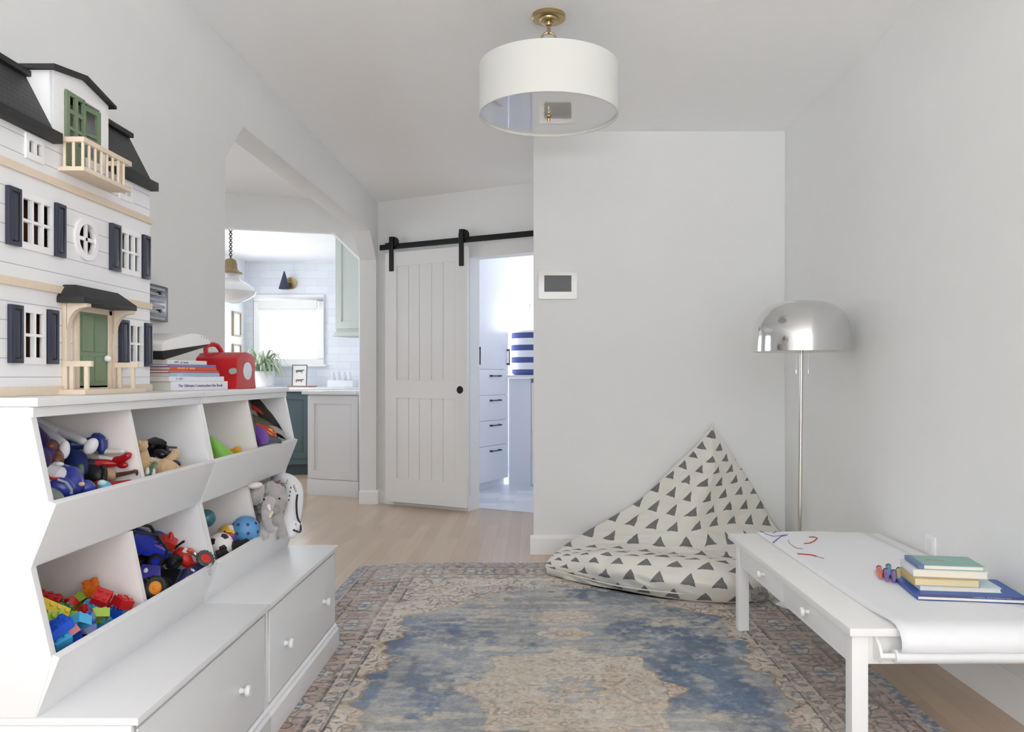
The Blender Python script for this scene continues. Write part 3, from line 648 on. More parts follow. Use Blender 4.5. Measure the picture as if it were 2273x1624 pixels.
    # guard stripes with little motifs
    for (a_, b_, gcol) in ((0.282, 0.352, cream), (0.066, 0.115, pink)):
        inb = (d > a_) & (d < b_); C = lay(C, inb*0.6, gcol)
        g = ((s/0.075) % 1-0.5)*0.075; gq = d-(a_+b_)/2; gr = np.sqrt(g**2+gq**2)
        C = lay(C, inb*sstep(0.005, 0.002, np.abs(gr-0.013))*0.75, dark); C = lay(C, inb*sstep(0.004, 0.001, gr-0.006)*0.6, blue)
        C = lay(C, inb*line2*brk*0.75, dark)
    for ld in (0.352, 0.340, 0.286, 0.276, 0.118, 0.108, 0.066):
        C = lay(C, sstep(0.0062, 0.003, np.abs(d-ld))*(0.95 if ld not in (0.340, 0.276, 0.108) else 0.5)*sstep(0.3, 0.45, n2), dark*0.8)
    C = lay(C, sstep(0.05, 0.046, d)*0.85, blue*0.7+dblue*0.3); C = lay(C, sstep(0.05, 0.046, d)*sstep(0.5, 0.56, n3)*0.5, cream)
    C = lay(C, sstep(0.5, 0.8, n2)*bandm*0.35, c(188, 178, 172))
    # overall yarn mottling
    C = C*(1+0.55*(n3-0.5)[..., None]); C = C*(1+0.40*(np.random.RandomState(9).rand(*X.shape)-0.5)[..., None])
    C = np.clip(C, 0.01, 0.9)
    Z = 0.008+0.0012*fbm(X*25, Y*25, 51, 2)
    Yw = Y-0.09*sstep(-0.7, -1.0, X)*sstep(3.6, 4.67, Y)+0.006*(fbm(X*5, X*0+Y*0+3, 61)-0.5)*sstep(4.2, 4.67, Y)
    co = np.stack([X, Yw, Z], -1).reshape(-1, 3)
    # skirt ring
    idx = np.arange(nx*ny).reshape(ny, nx)
    ring = np.concatenate([idx[0, :], idx[1:, -1], idx[-1, -2::-1], idx[-2:0:-1, 0]])
    sk = co[ring].copy(); sk[:, 2] = 0.0008
    q = np.stack([idx[:-1, :-1], idx[:-1, 1:], idx[1:, 1:], idx[1:, :-1]], -1).reshape(-1, 4)
    base = nx*ny; m = len(ring); i = np.arange(m); j = (i+1) % m
    qs = np.stack([ring[j], ring[i], base+i, base+j], -1)
    q = np.concatenate([q, qs]); V_ = np.concatenate([co, sk])
    me = bpy.data.meshes.new('area_rug'); me.vertices.add(len(V_)); me.vertices.foreach_set('co', V_.astype(np.float32).ravel())
    me.loops.add(q.size); me.loops.foreach_set('vertex_index', q.astype(np.int32).ravel())
    me.polygons.add(len(q)); me.polygons.foreach_set('loop_start', np.arange(0, q.size, 4, dtype=np.int32))
    me.update(calc_edges=True)
    ca = me.color_attributes.new('weave_colour', 'FLOAT_COLOR', 'POINT')
    cols = np.ones((len(V_), 4), np.float32); cols[:base, :3] = C.reshape(-1, 3); cols[base:, :3] = cols[ring, :3]
    ca.data.foreach_set('color', cols.ravel())
    o = bpy.data.objects.new('area_rug', me); COL.objects.link(o)
    mt = bpy.data.materials.new('worn_wool_weave'); mt.use_nodes = True; nt = mt.node_tree; L = nt.links.new; b = principled(mt)
    at = N(nt, 'ShaderNodeAttribute'); at.attribute_name = 'weave_colour'; tc = N(nt, 'ShaderNodeTexCoord')
    sep = N(nt, 'ShaderNodeSeparateXYZ'); L(tc.outputs['Object'], sep.inputs[0])
    fx = MATH(nt, 'FRACT', MATH(nt, 'MULTIPLY', sep.outputs[0], 1/0.0046)); fy = MATH(nt, 'FRACT', MATH(nt, 'MULTIPLY', sep.outputs[1], 1/0.0062))
    warp = MATH(nt, 'LESS_THAN', fx, 0.42); weft = MATH(nt, 'LESS_THAN', fy, 0.35)
    nz = N(nt, 'ShaderNodeTexNoise'); nz.inputs['Scale'].default_value = 2.2; nz.inputs['Detail'].default_value = 5; L(tc.outputs['Object'], nz.inputs['Vector'])
    nz2 = N(nt, 'ShaderNodeTexNoise'); nz2.inputs['Scale'].default_value = 160; nz2.inputs['Detail'].default_value = 2; L(tc.outputs['Object'], nz2.inputs['Vector'])
    mr = N(nt, 'ShaderNodeMapRange'); L(nz.outputs['Fac'], mr.inputs[0]); mr.inputs[1].default_value = 0.42; mr.inputs[2].default_value = 0.62
    f = MATH(nt, 'MULTIPLY', MATH(nt, 'MULTIPLY', warp, mr.outputs[0]), MATH(nt, 'MULTIPLY', nz2.outputs['Fac'], 1.0))
    c1 = MIXC(nt, MATH(nt, 'MULTIPLY', f, 1.1), at.outputs['Color'], s2l((222, 216, 204)))
    c2 = MIXC(nt, MATH(nt, 'MULTIPLY', MATH(nt, 'MULTIPLY', weft, nz2.outputs['Fac']), 0.30), c1, s2l((70, 62, 58)))
    hs = N(nt, 'ShaderNodeHueSaturation'); hs.inputs['Saturation'].default_value = 1.0; hs.inputs['Value'].default_value = 1.0; L(c2, hs.inputs['Color'])
    L(hs.outputs[0], b.inputs['Base Color']); b.inputs['Roughness'].default_value = 0.9; b.inputs['Specular IOR Level'].default_value = 0.15; b.inputs['Sheen Weight'].default_value = 0.25
    me.materials.append(mt)
    tag(o, 'worn blue and beige oriental rug with a central medallion on the wood floor', 'rug')
rug()

# ------------------------------------------------------------------ bean bag chair
def catmull(ctrl, n):
    """ctrl: list of Vectors -> n samples along a Catmull-Rom curve"""
    m = len(ctrl); out = []
    for i in range(n):
        t = i/(n-1)*(m-1); k = min(int(t), m-2); f = t-k
        p0, p1, p2, p3 = ctrl[max(k-1, 0)], ctrl[k], ctrl[k+1], ctrl[min(k+2, m-1)]
        out.append(0.5*((2*p1)+(p2-p0)*f+(2*p0-5*p1+4*p2-p3)*f*f+(3*p1-p0-3*p2+p3)*f*f*f))
    return out
def beanbag():
    rows = [
      [(1580, 945, 4.885), (1582, 944, 4.88), (1584, 945, 4.885)],
      [(1548, 985, 4.88), (1580, 990, 4.80), (1610, 985, 4.88)],
      [(1508, 1022, 4.88), (1578, 1035, 4.66), (1640, 1030, 4.88)],
      [(1468, 1062, 4.87), (1560, 1080, 4.56), (1668, 1075, 4.88)],
      [(1420, 1108, 4.86), (1540, 1130, 4.50), (1695, 1122, 4.88)],
      [(1350, 1152, 4.82), (1520, 1175, 4.45), (1722, 1166, 4.86)],
      [(1290, 1185, 4.70), (1400, 1195, 4.52), (1520, 1212, 4.40), (1650, 1212, 4.50), (1752, 1200, 4.74)],
      [(1250, 1212, 4.52), (1380, 1217, 4.38), (1520, 1230, 4.31), (1650, 1238, 4.33), (1772, 1236, 4.55)],
      [(1226, 1232, 4.44), (1350, 1228, 4.12), (1500, 1238, 3.97), (1640, 1250, 3.96), (1768, 1262, 4.32)],
      [(1214, 1246, 4.40), (1340, 1262, 4.03), (1490, 1283, 3.82), (1630, 1293, 3.78), (1745, 1290, 4.05)],
      [(1211, 1254, 4.385), (1340, 1288, 4.06), (1490, 1318, 3.86), (1630, 1330, 3.80), (1712, 1312, 3.88)],
      [(1212, 1260, 4.38), (1345, 1302, 4.12), (1490, 1336, 3.93), (1625, 1346, 3.86), (1698, 1330, 3.86)],
    ]
    nc, nr = 64, 100
    R = []
    for r in rows:
        c = [P(*p) for p in r]
        if len(c) == 3: c = [c[0], c[0].lerp(c[1], 0.62)+Vector((0, 0, 0)), c[1], c[2].lerp(c[1], 0.62), c[2]]
        R.append(catmull(c, nc))
    cols = [catmull([R[i][j] for i in range(len(R))], nr) for j in range(nc)]
    front = [[cols[j][i] for j in range(nc)] for i in range(nr)]
    # wrinkles along the seat crease and gathered corners
    uv = {}
    bm = bmesh.new(); V = []
    mid = nc//2; vl = [0.0]
    for i in range(1, nr): vl.append(vl[-1]+(front[i][mid]-front[i-1][mid]).length)
    for i in range(nr):
        row = []; ul = [0.0]
        for j in range(1, nc): ul.append(ul[-1]+(front[i][j]-front[i][j-1]).length)
        off = ul[mid]
        for j in range(nc):
            p = front[i][j].copy()
            e_ = min(1, 6*min(j, nc-1-j)/nc)*min(1, 5*i/nr)
            k = noise.noise(Vector((p.x*7, p.y*7, p.z*9)))*0.024-abs(noise.noise(Vector((p.x*6+p.z*5, p.y*7, p.z*16))))*0.040-abs(noise.noise(Vector((p.x*16-p.z*9, p.y*9+4, p.z*12))))*0.020+0.02
            crease = math.exp(-((i/nr-0.56)/0.08)**2)
            k += crease*(-0.022+0.034*noise.noise(Vector((p.x*6, 3, p.z*34+p.y*18))))
            ga = math.exp(-(ul[j]/0.10)) + math.exp(-((ul[-1]-ul[j])/0.10))
            k += 0.0015*ga*math.sin(vl[i]*60)*min(1, i/nr*1.2) if i > nr*0.5 else 0
            p += Vector((-0.1, -0.75, 0.45))*k*e_
            p.z = max(p.z, 0.012); p.y = min(p.y, 4.915)
            row.append(bm.verts.new(p)); uv[row[-1]] = (ul[j]-off, -vl[i]+0.02*math.sin(ul[j]*5))
        V.append(row)
    for i in range(nr-1):
        for j in range(nc-1): bm.faces.new([V[i][j], V[i+1][j], V[i+1][j+1], V[i][j+1]])
    # back and underside: second sheet pushed to the wall and floor
    Bk = []
    for i in range(nr):
        row = [V[i][0]]; a, c = V[i][0].co, V[i][-1].co; dz = i/(nr-1)
        for j in range(1, nc-1):
            p = V[i][j].co; base = a.lerp(c, j/(nc-1)); s = math.sin(PI*j/(nc-1))
            q = Vector((p.x*0.9+base.x*0.1, min(4.915, max(base.y, p.y)+0.30*s*dz+0.03*s), max(0.012, p.z-0.20*s*dz-0.0)))
            if dz > 0.85: q = Vector((p.x, p.y+0.10*s*(1-dz)/0.15, 0.012))
            row.append(bm.verts.new(q)); uv[row[-1]] = (j*0.02, -vl[i])
        row.append(V[i][-1]); Bk.append(row)
    for i in range(nr-1):
        for j in range(nc-1):
            vs = [Bk[i][j], Bk[i][j+1], Bk[i+1][j+1], Bk[i+1][j]]
            try: bm.faces.new(vs)
            except ValueError: pass
    for i in (0, nr-1):
        vs = V[i]+Bk[i][1:-1][::-1]
        try: bm.faces.new(vs)
        except ValueError: pass
    bmesh.ops.recalc_face_normals(bm, faces=bm.faces)
    L = bm.loops.layers.uv.new('UVMap')
    for f in bm.faces:
        f.smooth = True
        for l in f.loops: l[L].uv = uv.get(l.vert, (0, 0))
    me = bpy.data.meshes.new('cover'); bm.to_mesh(me); bm.free()
    m = bpy.data.materials.new('printed_triangle_canvas'); m.use_nodes = True; nt = m.node_tree; L = nt.links.new; b = principled(m)
    tc = N(nt, 'ShaderNodeTexCoord'); sep = N(nt, 'ShaderNodeSeparateXYZ'); L(tc.outputs['UV'], sep.inputs[0])
    nz = N(nt, 'ShaderNodeTexNoise'); nz.inputs['Scale'].default_value = 30; L(tc.outputs['UV'], nz.inputs['Vector'])
    wv = MATH(nt, 'MULTIPLY', MATH(nt, 'SUBTRACT', nz.outputs['Fac'], 0.5), 0.012)
    rv = MATH(nt, 'MULTIPLY', sep.outputs[1], 1/0.098); row = MATH(nt, 'FLOOR', rv)
    y = MATH(nt, 'ADD', MATH(nt, 'MULTIPLY', MATH(nt, 'SUBTRACT', MATH(nt, 'FRACT', rv), 0.5), 0.098), wv)
    ru = MATH(nt, 'ADD', MATH(nt, 'MULTIPLY', sep.outputs[0], 1/0.150), MATH(nt, 'MULTIPLY', row, 0.5))
    x = MATH(nt, 'ADD', MATH(nt, 'MULTIPLY', MATH(nt, 'SUBTRACT', MATH(nt, 'FRACT', ru), 0.5), 0.150), MATH(nt, 'ADD', wv, MATH(nt, 'MULTIPLY', y, -0.12)))
    inside = MATH(nt, 'MULTIPLY', MATH(nt, 'LESS_THAN', MATH(nt, 'ABSOLUTE', x), MATH(nt, 'MULTIPLY', MATH(nt, 'SUBTRACT', 0.032, y), 0.62)), MATH(nt, 'GREATER_THAN', y, -0.032))
    nz2 = N(nt, 'ShaderNodeTexNoise'); nz2.inputs['Scale'].default_value = 14; L(tc.outputs['UV'], nz2.inputs['Vector'])
    dk = MIXC(nt, nz2.outputs['Fac'], s2l((104, 104, 104)), s2l((134, 134, 131)))
    L(MIXC(nt, inside, s2l((226, 223, 215)), dk), b.inputs['Base Color']); b.inputs['Roughness'].default_value = 0.9; b.inputs['Specular IOR Level'].default_value = 0.2
    nz3 = N(nt, 'ShaderNodeTexNoise'); nz3.inputs['Scale'].default_value = 9; nz3.inputs['Detail'].default_value = 6; L(tc.outputs['Object'], nz3.inputs['Vector'])
    bp = N(nt, 'ShaderNodeBump'); bp.inputs['Strength'].default_value = 0.5; bp.inputs['Distance'].default_value = 0.02; L(nz3.outputs['Fac'], bp.inputs['Height']); L(bp.outputs[0], b.inputs['Normal'])
    me.materials.append(m)
    root = thing('bean_bag_chair', 'off-white pointed bean bag chair printed with grey triangles, leaning against the back wall', 'bean bag', (0.9, 4.3, 0.009))
    me.transform(wm(root).inverted()); o = bpy.data.objects.new('cover', me); COL.objects.link(o); o.parent = root
    # seam piping along the seat front and the stitched tip
    pts = [P(1222, 1262, 4.36), P(1290, 1281, 4.15), P(1380, 1301, 3.985), P(1480, 1314, 3.85), P(1560, 1320, 3.82), P(1640, 1322, 3.79)]
    B().tube(catmull(pts, 40), 0.0035, seg=6).done('piping', mat('canvas_piping', (224, 221, 213), 0.9), root)
    p = P(1582, 944, 4.88); B().cyl(p+Vector((-0.01, -0.012, -0.03)), p+Vector((0.004, -0.002, 0.012)), 0.012, 0.006, seg=10).done('corner_tip', mat('canvas_piping', (0, 0, 0)), root, bevel=0.002)
    b = B()
    pc = P(1684, 1318, 3.80)
    for k in range(9):
        a = 2*PI*k/9; b.tube([pc+Vector((0.035*math.cos(a), -0.012, 0.032*math.sin(a))), pc+Vector((0.018*math.cos(a), -0.030, 0.016*math.sin(a))), pc+Vector((0.004*math.cos(a), -0.024, 0.004*math.sin(a)))], [0.014, 0.009, 0.004], seg=8)
    b.done('gathered_corner', mat('canvas_grey', (150, 149, 146), 0.9), root)
beanbag()
# ------------------------------------------------------------------ dollhouse on the near storage unit
XF, HZ = -1.10, 1.0585
def fY(px, X=XF): return X*FPX/(px-CX)
def fZ(px, py, X=XF): return HC+(CY-py)/FPX*fY(px, X)
house = thing('dollhouse', 'tall white wooden dollhouse with black roof and navy shutters on the storage unit', 'dollhouse', (-1.24, 1.94, HZ))
SID = bpy.data.materials.new('white_clapboard'); SID.use_nodes = True
nt = SID.node_tree; b_ = principled(SID); tc = N(nt, 'ShaderNodeTexCoord'); sp = N(nt, 'ShaderNodeSeparateXYZ'); nt.links.new(tc.outputs['Object'], sp.inputs[0])
fr = MATH(nt, 'FRACT', MATH(nt, 'MULTIPLY', sp.outputs[2], 1/0.040)); gl = MATH(nt, 'LESS_THAN', fr, 0.045)
nt.links.new(MIXC(nt, gl, s2l((232, 233, 236)), s2l((172, 172, 178))), b_.inputs['Base Color']); b_.inputs['Roughness'].default_value = 0.45
NAVY = mat('navy_gloss_paint', (44, 48, 64), 0.3); BLK = mat('matt_black_paint', (34, 34, 36), 0.6)
PINE = mat('pale_pine', (220, 204, 184), 0.6, var=0.05, scale=60); GRN = mat('sage_green_paint', (112, 132, 104), 0.5)
WOODIN = mat('brown_room_lining', (110, 78, 56), 0.7); HW = mat('dollhouse_white', (238, 238, 240), 0.4)
fac = lambda u, v, w: (w, u, v)
Y0H, Y1H = 1.60, 2.286
wins = []   # (y0,y1,z0,z1,cols,rows)
wins += [(1.704, 1.818, 1.385, 1.492, 3, 2), (2.116, 2.226, 1.385, 1.492, 3, 2), (1.712, 1.790, 1.136, 1.246, 2, 2), (2.161, 2.240, 1.136, 1.246, 2, 2)]
att = [(1.724, 1.784, 1.583, 1.622, 2, 1), (2.116, 2.176, 1.583, 1.622, 2, 1)]
RC = (1.957, 1.438)
holes = [rect(a, c, z0, z1) for a, c, z0, z1, _, _ in wins+att]
holes.append([(RC[0]+0.040*math.cos(2*PI*k/24), RC[1]+0.040*math.sin(2*PI*k/24)) for k in range(24)])
b = B(); b.prism(rect(Y0H, Y1H, 1.078, 1.640), XF-0.010, XF, fac, holes=holes)
b.box(-1.385, XF-0.010, Y0H, Y0H+0.01, 1.078, 1.64); b.box(-1.385, XF-0.010, Y1H-0.01, Y1H, 1.078, 1.64)
b.done('wall', SID, house, smooth=0)
b = B(); b.box(-1.385, -1.379, Y0H+.01, Y1H-.01, 1.078, 1.64)
for z in (1.079, 1.300, 1.545): b.box(-1.379, XF-0.012, Y0H+.011, Y1H-.011, z, z+0.006)
for y in (1.83, 2.05): b.box(-1.379, XF-0.03, y, y+0.006, 1.085, 1.54)
b.done('room_lining', WOODIN, house)
for z0, z1 in ((1.538, 1.556), (1.293, 1.311)): B().box(XF, XF+0.006, Y0H, Y1H+0.004, z0, z1).done('wooden_band', PINE, house, bevel=0.001)
B().box(-1.39, XF+0.006, Y0H, Y1H+0.004, HZ, 1.079).done('base_board', PINE, house, bevel=0.001)
def toy_window(y0, y1, z0, z1, nc_, nr_, fw=0.008):
    b = B(); t = 0.0065
    hs = []; W = (y1-y0-t*(nc_+1))/nc_; H = (z1-z0-t*(nr_+1))/nr_
    for i in range(nc_):
        for j in range(nr_): hs.append(rect(y0+t+i*(W+t), y0+t+i*(W+t)+W, z0+t+j*(H+t), z0+t+j*(H+t)+H))
    b.prism(rect(y0-fw*0.3, y1+fw*0.3, z0-fw, z1+fw), XF-0.004, XF+0.0045, fac, holes=hs)
    return b.done('window', HW, house, bevel=0.0006)
for q in wins+att: toy_window(*q)
b = B(); ro = [(RC[0]+0.052*math.cos(2*PI*k/36), RC[1]+0.052*math.sin(2*PI*k/36)) for k in range(36)]; ri = [(RC[0]+0.037*math.cos(2*PI*k/36), RC[1]+0.037*math.sin(2*PI*k/36)) for k in range(36)]
b.prism(ro, XF-0.004, XF+0.006, fac, holes=[ri]); b.prism(rect(RC[0]-0.0045, RC[0]+0.0045, RC[1]-0.04, RC[1]+0.04), XF-0.003, XF+0.003, fac); b.prism(rect(RC[0]-0.04, RC[0]+0.04, RC[1]-0.0045, RC[1]+0.0045), XF-0.003, XF+0.003, fac)
b.done('round_window', HW, house, bevel=0.0005)
for y0, y1, z0, z1 in ((1.657, 1.699, 1.377, 1.500), (1.822, 1.861, 1.377, 1.500), (2.063, 2.110, 1.377, 1.500), (2.233, 2.273, 1.377, 1.500), (1.664, 1.705, 1.129, 1.2525), (1.795, 1.833, 1.129, 1.2525), (2.110, 2.154, 1.129, 1.2525), (2.246, 2.284, 1.129, 1.2525)):
    b = B(); m_ = 0.009
    b.prism(rect(y0, y1, z0, z1), XF+0.001, XF+0.010, fac, holes=[rect(y0+m_, y1-m_, z0+m_, z1-m_)])
    b.prism(rect(y0+m_*0.8, y1-m_*0.8, z0+m_*0.8, z1-m_*0.8), XF+0.001, XF+0.006, fac)
    b.prism(rect(y0+m_+0.002, y1-m_-0.002, z0+m_+0.002, z1-m_-0.002), XF+0.005, XF+0.0095, fac)
    b.done('shutter', NAVY, house, bevel=0.0012)
# door, frame and porch
b = B(); dy0, dy1 = 1.915, 2.048
b.prism(rect(dy0, dy1, 1.072, 1.262), XF+0.001, XF+0.006, fac)
for (a, c) in ((dy0+0.014, 1.977), (1.987, dy1-0.014)):
    for z0, z1 in ((1.088, 1.150), (1.162, 1.250)): b.prism(rect(a, c, z0, z1), XF+0.005, XF+0.0082, fac)
dr = b.done('front_door', GRN, house, bevel=0.0012)
B().ell((XF+0.013, 2.034, 1.147), 0.0085).cyl((XF+0.005, 2.034, 1.147), (XF+0.012, 2.034, 1.147), 0.003).done('door_knob', HW, dr)
b = B(); b.box(XF, XF+0.010, dy0-0.014, dy0, 1.071, 1.270); b.box(XF, XF+0.010, dy1, dy1+0.014, 1.071, 1.270); b.box(XF, XF+0.010, dy0-0.014, dy1+0.014, 1.258, 1.272); b.done('door_frame', PINE, house, bevel=0.0008)
B().box(XF, -1.034, 1.838, 2.125, HZ, 1.0705).done('porch_slab', PINE, house, bevel=0.001)
for yy in (1.858, 2.066):
    b = B(); b.box(XF+0.0005, XF+0.012, yy, yy+0.016, 1.071, 1.275)
    arc = [(XF+0.011, 1.274), (XF+0.011, 1.208)]+[(XF+0.052-0.038*math.cos(a), 1.2145+0.048*math.sin(a)) for a in [PI/2*k/8 for k in range(1, 9)]]+[(-1.040, 1.264), (-1.040, 1.274)]
    b.prism(arc, yy, yy+0.016, lambda u, v, w: (u, w, v)); b.done('bracket', PINE, house)
b = B(); a0, a1 = 1.837, 2.083
lo = [(XF, a0, 1.272), (-1.036, a0, 1.272), (-1.036, a1, 1.272), (XF, a1, 1.272)]; l2 = [(x, y, 1.285) for x, y, _ in lo]; hi = [(XF, a0+0.026, 1.316), (-1.070, a0+0.026, 1.316), (-1.070, a1-0.030, 1.316), (XF, a1-0.030, 1.316)]
V = [[b.v(p) for p in l] for l in (lo, l2, hi)]
b.f(V[0][::-1]); b.f(V[2])
for A, C in ((V[0], V[1]), (V[1], V[2])):
    for k in range(4): b.f([A[k], A[(k+1) % 4], C[(k+1) % 4], C[k]])
b.done('porch_roof', BLK, house, bevel=0.0015)
for yy in (1.856, 2.072):
    B().box(XF+0.001, -1.030, yy, yy+0.011, 1.124, 1.137).done('porch_rail', PINE, house, bevel=0.0008)
    for x in (-1.082, -1.048): B().box(x, x+0.009, yy+0.001, yy+0.010, 1.0705, 1.125).done('spindle', PINE, house, bevel=0.0015)
# mansard roof with gutter, cap and dormer
SH = bpy.data.materials.new('black_shingles'); SH.use_nodes = True; nt = SH.node_tree; b_ = principled(SH)
tc = N(nt, 'ShaderNodeTexCoord'); mp = N(nt, 'ShaderNodeCombineXYZ'); sp = N(nt, 'ShaderNodeSeparateXYZ'); nt.links.new(tc.outputs['Object'], sp.inputs[0]); nt.links.new(sp.outputs[1], mp.inputs[0]); nt.links.new(sp.outputs[2], mp.inputs[1])
br = N(nt, 'ShaderNodeTexBrick'); nt.links.new(mp.outputs[0], br.inputs['Vector']); br.inputs['Scale'].default_value = 1; br.inputs['Brick Width'].default_value = 0.018; br.inputs['Row Height'].default_value = 0.014; br.inputs['Mortar Size'].default_value = 0.0011
bp = N(nt, 'ShaderNodeBump'); bp.inputs['Strength'].default_value = 0.8; bp.inputs['Distance'].default_value = 0.003; bp.invert = True; nt.links.new(br.outputs['Fac'], bp.inputs['Height']); nt.links.new(bp.outputs[0], b_.inputs['Normal'])
nt.links.new(MIXC(nt, br.outputs['Fac'], s2l((52, 52, 54)), s2l((22, 22, 24))), b_.inputs['Base Color']); b_.inputs['Roughness'].default_value = 0.55
fnx = lambda u, v, w: (u, w, v)
for a, c in ((Y0H-0.006, 1.824), (2.062, Y1H+0.006)):
    B().prism([(XF+0.006, 1.656), (-1.163, 1.790), (-1.385, 1.790), (-1.385, 1.656)], a, c, fnx).done('roof_slope', SH, house)
    B().box(XF-0.001, XF+0.022, a-0.002, c+0.002, 1.634, 1.658).done('gutter', BLK, house, bevel=0.001)
    B().box(-1.39, -1.150, a-0.002, c+0.002, 1.788, 1.801).done('roof_cap', BLK, house, bevel=0.0015)
DX0 = XF+0.0005; ha, hb, hz0, hz1 = 1.868, 2.027, 1.600, 1.776
b = B(); b.prism([(1.824, 1.640), (1.868, 1.640), (1.868, hz1), (2.027, hz1), (2.027, 1.640), (2.062, 1.640), (2.062, 1.802), (1.943, 1.824), (1.824, 1.804)], XF-0.008, DX0, fac)
b.box(-1.36, XF-0.008, 1.824, 1.832, 1.64, 1.804); b.box(-1.36, XF-0.008, 2.054, 2.062, 1.64, 1.802)
b.done('dormer', HW, house, bevel=0.0008)
b = B(); b.prism([(1.806, 1.802), (1.943, 1.824), (2.078, 1.798), (2.078, 1.806), (1.943, 1.835), (1.806, 1.812)], -1.375, -1.086, fac); b.done('dormer_roof', BLK, house, bevel=0.0008)
mid = (ha+hb)/2
b = B(); t_ = 0.013
b.prism(rect(ha, mid-0.001, 1.600, hz1), XF+0.001, XF+0.0055, fac, holes=[rect(ha+t_+i*0.034, ha+t_+i*0.034+0.0215, z, z+0.030) for i in (0, 1) for z in (1.735, 1.694, 1.655)]); b.done('balcony_door', GRN, house, bevel=0.0008)
b = B()
def leaf(u, v, w): return (XF-0.004+w+(hb-u)*-0.10, u, v)
b.prism(rect(mid+0.006, hb, 1.600, hz1-0.004), 0.0, 0.0045, leaf, holes=[rect(mid+0.022, hb-0.016, 1.708, hz1-0.018), rect(mid+0.022, hb-0.016, 1.650, 1.698)]); b.done('balcony_door', GRN, house, bevel=0.0008)
# balcony
B().box(XF, -1.040, 1.843, 2.064, 1.578, 1.588).done('balcony_floor', PINE, house, bevel=0.001)
b = B(); b.box(XF+0.001, -1.040, 1.843, 1.854, 1.645, 1.657); b.box(XF+0.001, -1.040, 2.053, 2.064, 1.645, 1.657); b.box(-1.051, -1.040, 1.853, 2.054, 1.645, 1.657); b.done('balcony_rail', PINE, house, bevel=0.0008)
pts = [(XF+0.012, 1.8485), (XF+0.033, 1.8485)]+[(-1.0455, 1.8485+0.0262*k*1.0) for k in range(8)]+[(XF+0.033, 2.0585), (XF+0.012, 2.0585)]
for x, y in pts:
    y = min(y, 2.0585); B().cyl((x, y, 1.587), (x, y, 1.646), 0.0035, seg=10).done('spindle', PINE, house)

# ------------------------------------------------------------------ magazines, red case and toy laptop on the unit tops
XS, YS = -1.02, 2.52     # stack position
TOPZ = 1.0583
stack_dir = Vector((0.07, 0.225, 0)).normalized(); srz = math.atan2(stack_dir.y, stack_dir.x)
near = Vector((-1.105, 2.43, 0))
def shelfbook(name_label, z, L, W, H, col, dx=0.0, dr=0.0, pages=PAGE, txt=None, tcol=(90, 88, 140), tsize=0.016):
    """spine faces the room; near end of the spine at `near` shifted by dx along it"""
    a = srz+dr; d = Vector((math.cos(a), math.sin(a), 0)); n = Vector((-d.y, d.x, 0))
    c = near+stack_dir*dx+d*(L/2)+n*(W/2)
    t = thing('book', name_label, 'book', (c.x, c.y, z), (0, 0, a), 'books stacked beside the dollhouse')
    cv = mat('cover_%d_%d_%d' % col, col, 0.4, var=0.05, scale=80)
    ct = 0.0014
    prof = [(-W/2, 0), (W/2, 0), (W/2, ct), (-W/2+ct, ct), (-W/2+ct, H-ct), (W/2, H-ct), (W/2, H), (-W/2, H)]
    B().prism(prof, -L/2, L/2, lambda u, v, w: (w, u, v)).done('cover', cv, t, local=True, bevel=0.0006)
    B().box(-L/2+0.002, L/2-0.002, -W/2+ct, W/2-0.003, ct, H-ct).done('pages', pages, t, local=True)
    if txt: text_part('lettering', txt, tsize, mat('lettering_%d_%d_%d' % tcol, tcol, 0.6), t, frame_m((-L/2+0.03, -W/2-0.0003, H/2), (1, 0, 0), (0, 0, 1)), local=True)
    return t
z = TOPZ
specs = [("thick white book reading The Ultimate Construction Site Book, bottom of the shelf stack", 0.262, 0.20, 0.027, (228, 228, 232), 0.0, 0, 'The Ultimate Construction Site Book', (96, 90, 150), 0.0135),
 ("white book with small pictures on its spine, second from the bottom of the shelf stack", 0.258, 0.21, 0.0155, (224, 226, 236), -0.008, 0.02, 'l  i d l i', (110, 110, 130), 0.011),
 ("thin book with light blue spine in the lower half of the shelf stack", 0.225, 0.20, 0.011, (150, 184, 206), -0.004, 0.0, 'j a a b', (226, 234, 240), 0.009),
 ("thin pink and red book in the middle of the shelf stack", 0.228, 0.215, 0.0075, (196, 106, 112), -0.010, 0.01, None, None, 0),
 ("orange-red book with yellow lettering on its spine in the shelf stack", 0.205, 0.21, 0.0105, (206, 84, 56), -0.004, -0.02, 'DIGGERS  AT  WORK', (240, 204, 120), 0.008),
 ("thin blue magazine near the top of the shelf stack", 0.215, 0.21, 0.0065, (110, 130, 190), -0.012, 0.0, None, None, 0),
 ("white book with grey lettering on top of the shelf stack", 0.18, 0.19, 0.0125, (222, 220, 216), -0.014, 0.03, 'NYC  at  home', (130, 120, 150), 0.010)]
for lab, L, W, H, col, dx_, dr_, tx, tcl, ts in specs:
    shelfbook(lab, z, L, W, H, col, dx_, dr_, PAGE, tx, tcl or (90, 88, 140), ts); z += H+0.0004
ztop = z
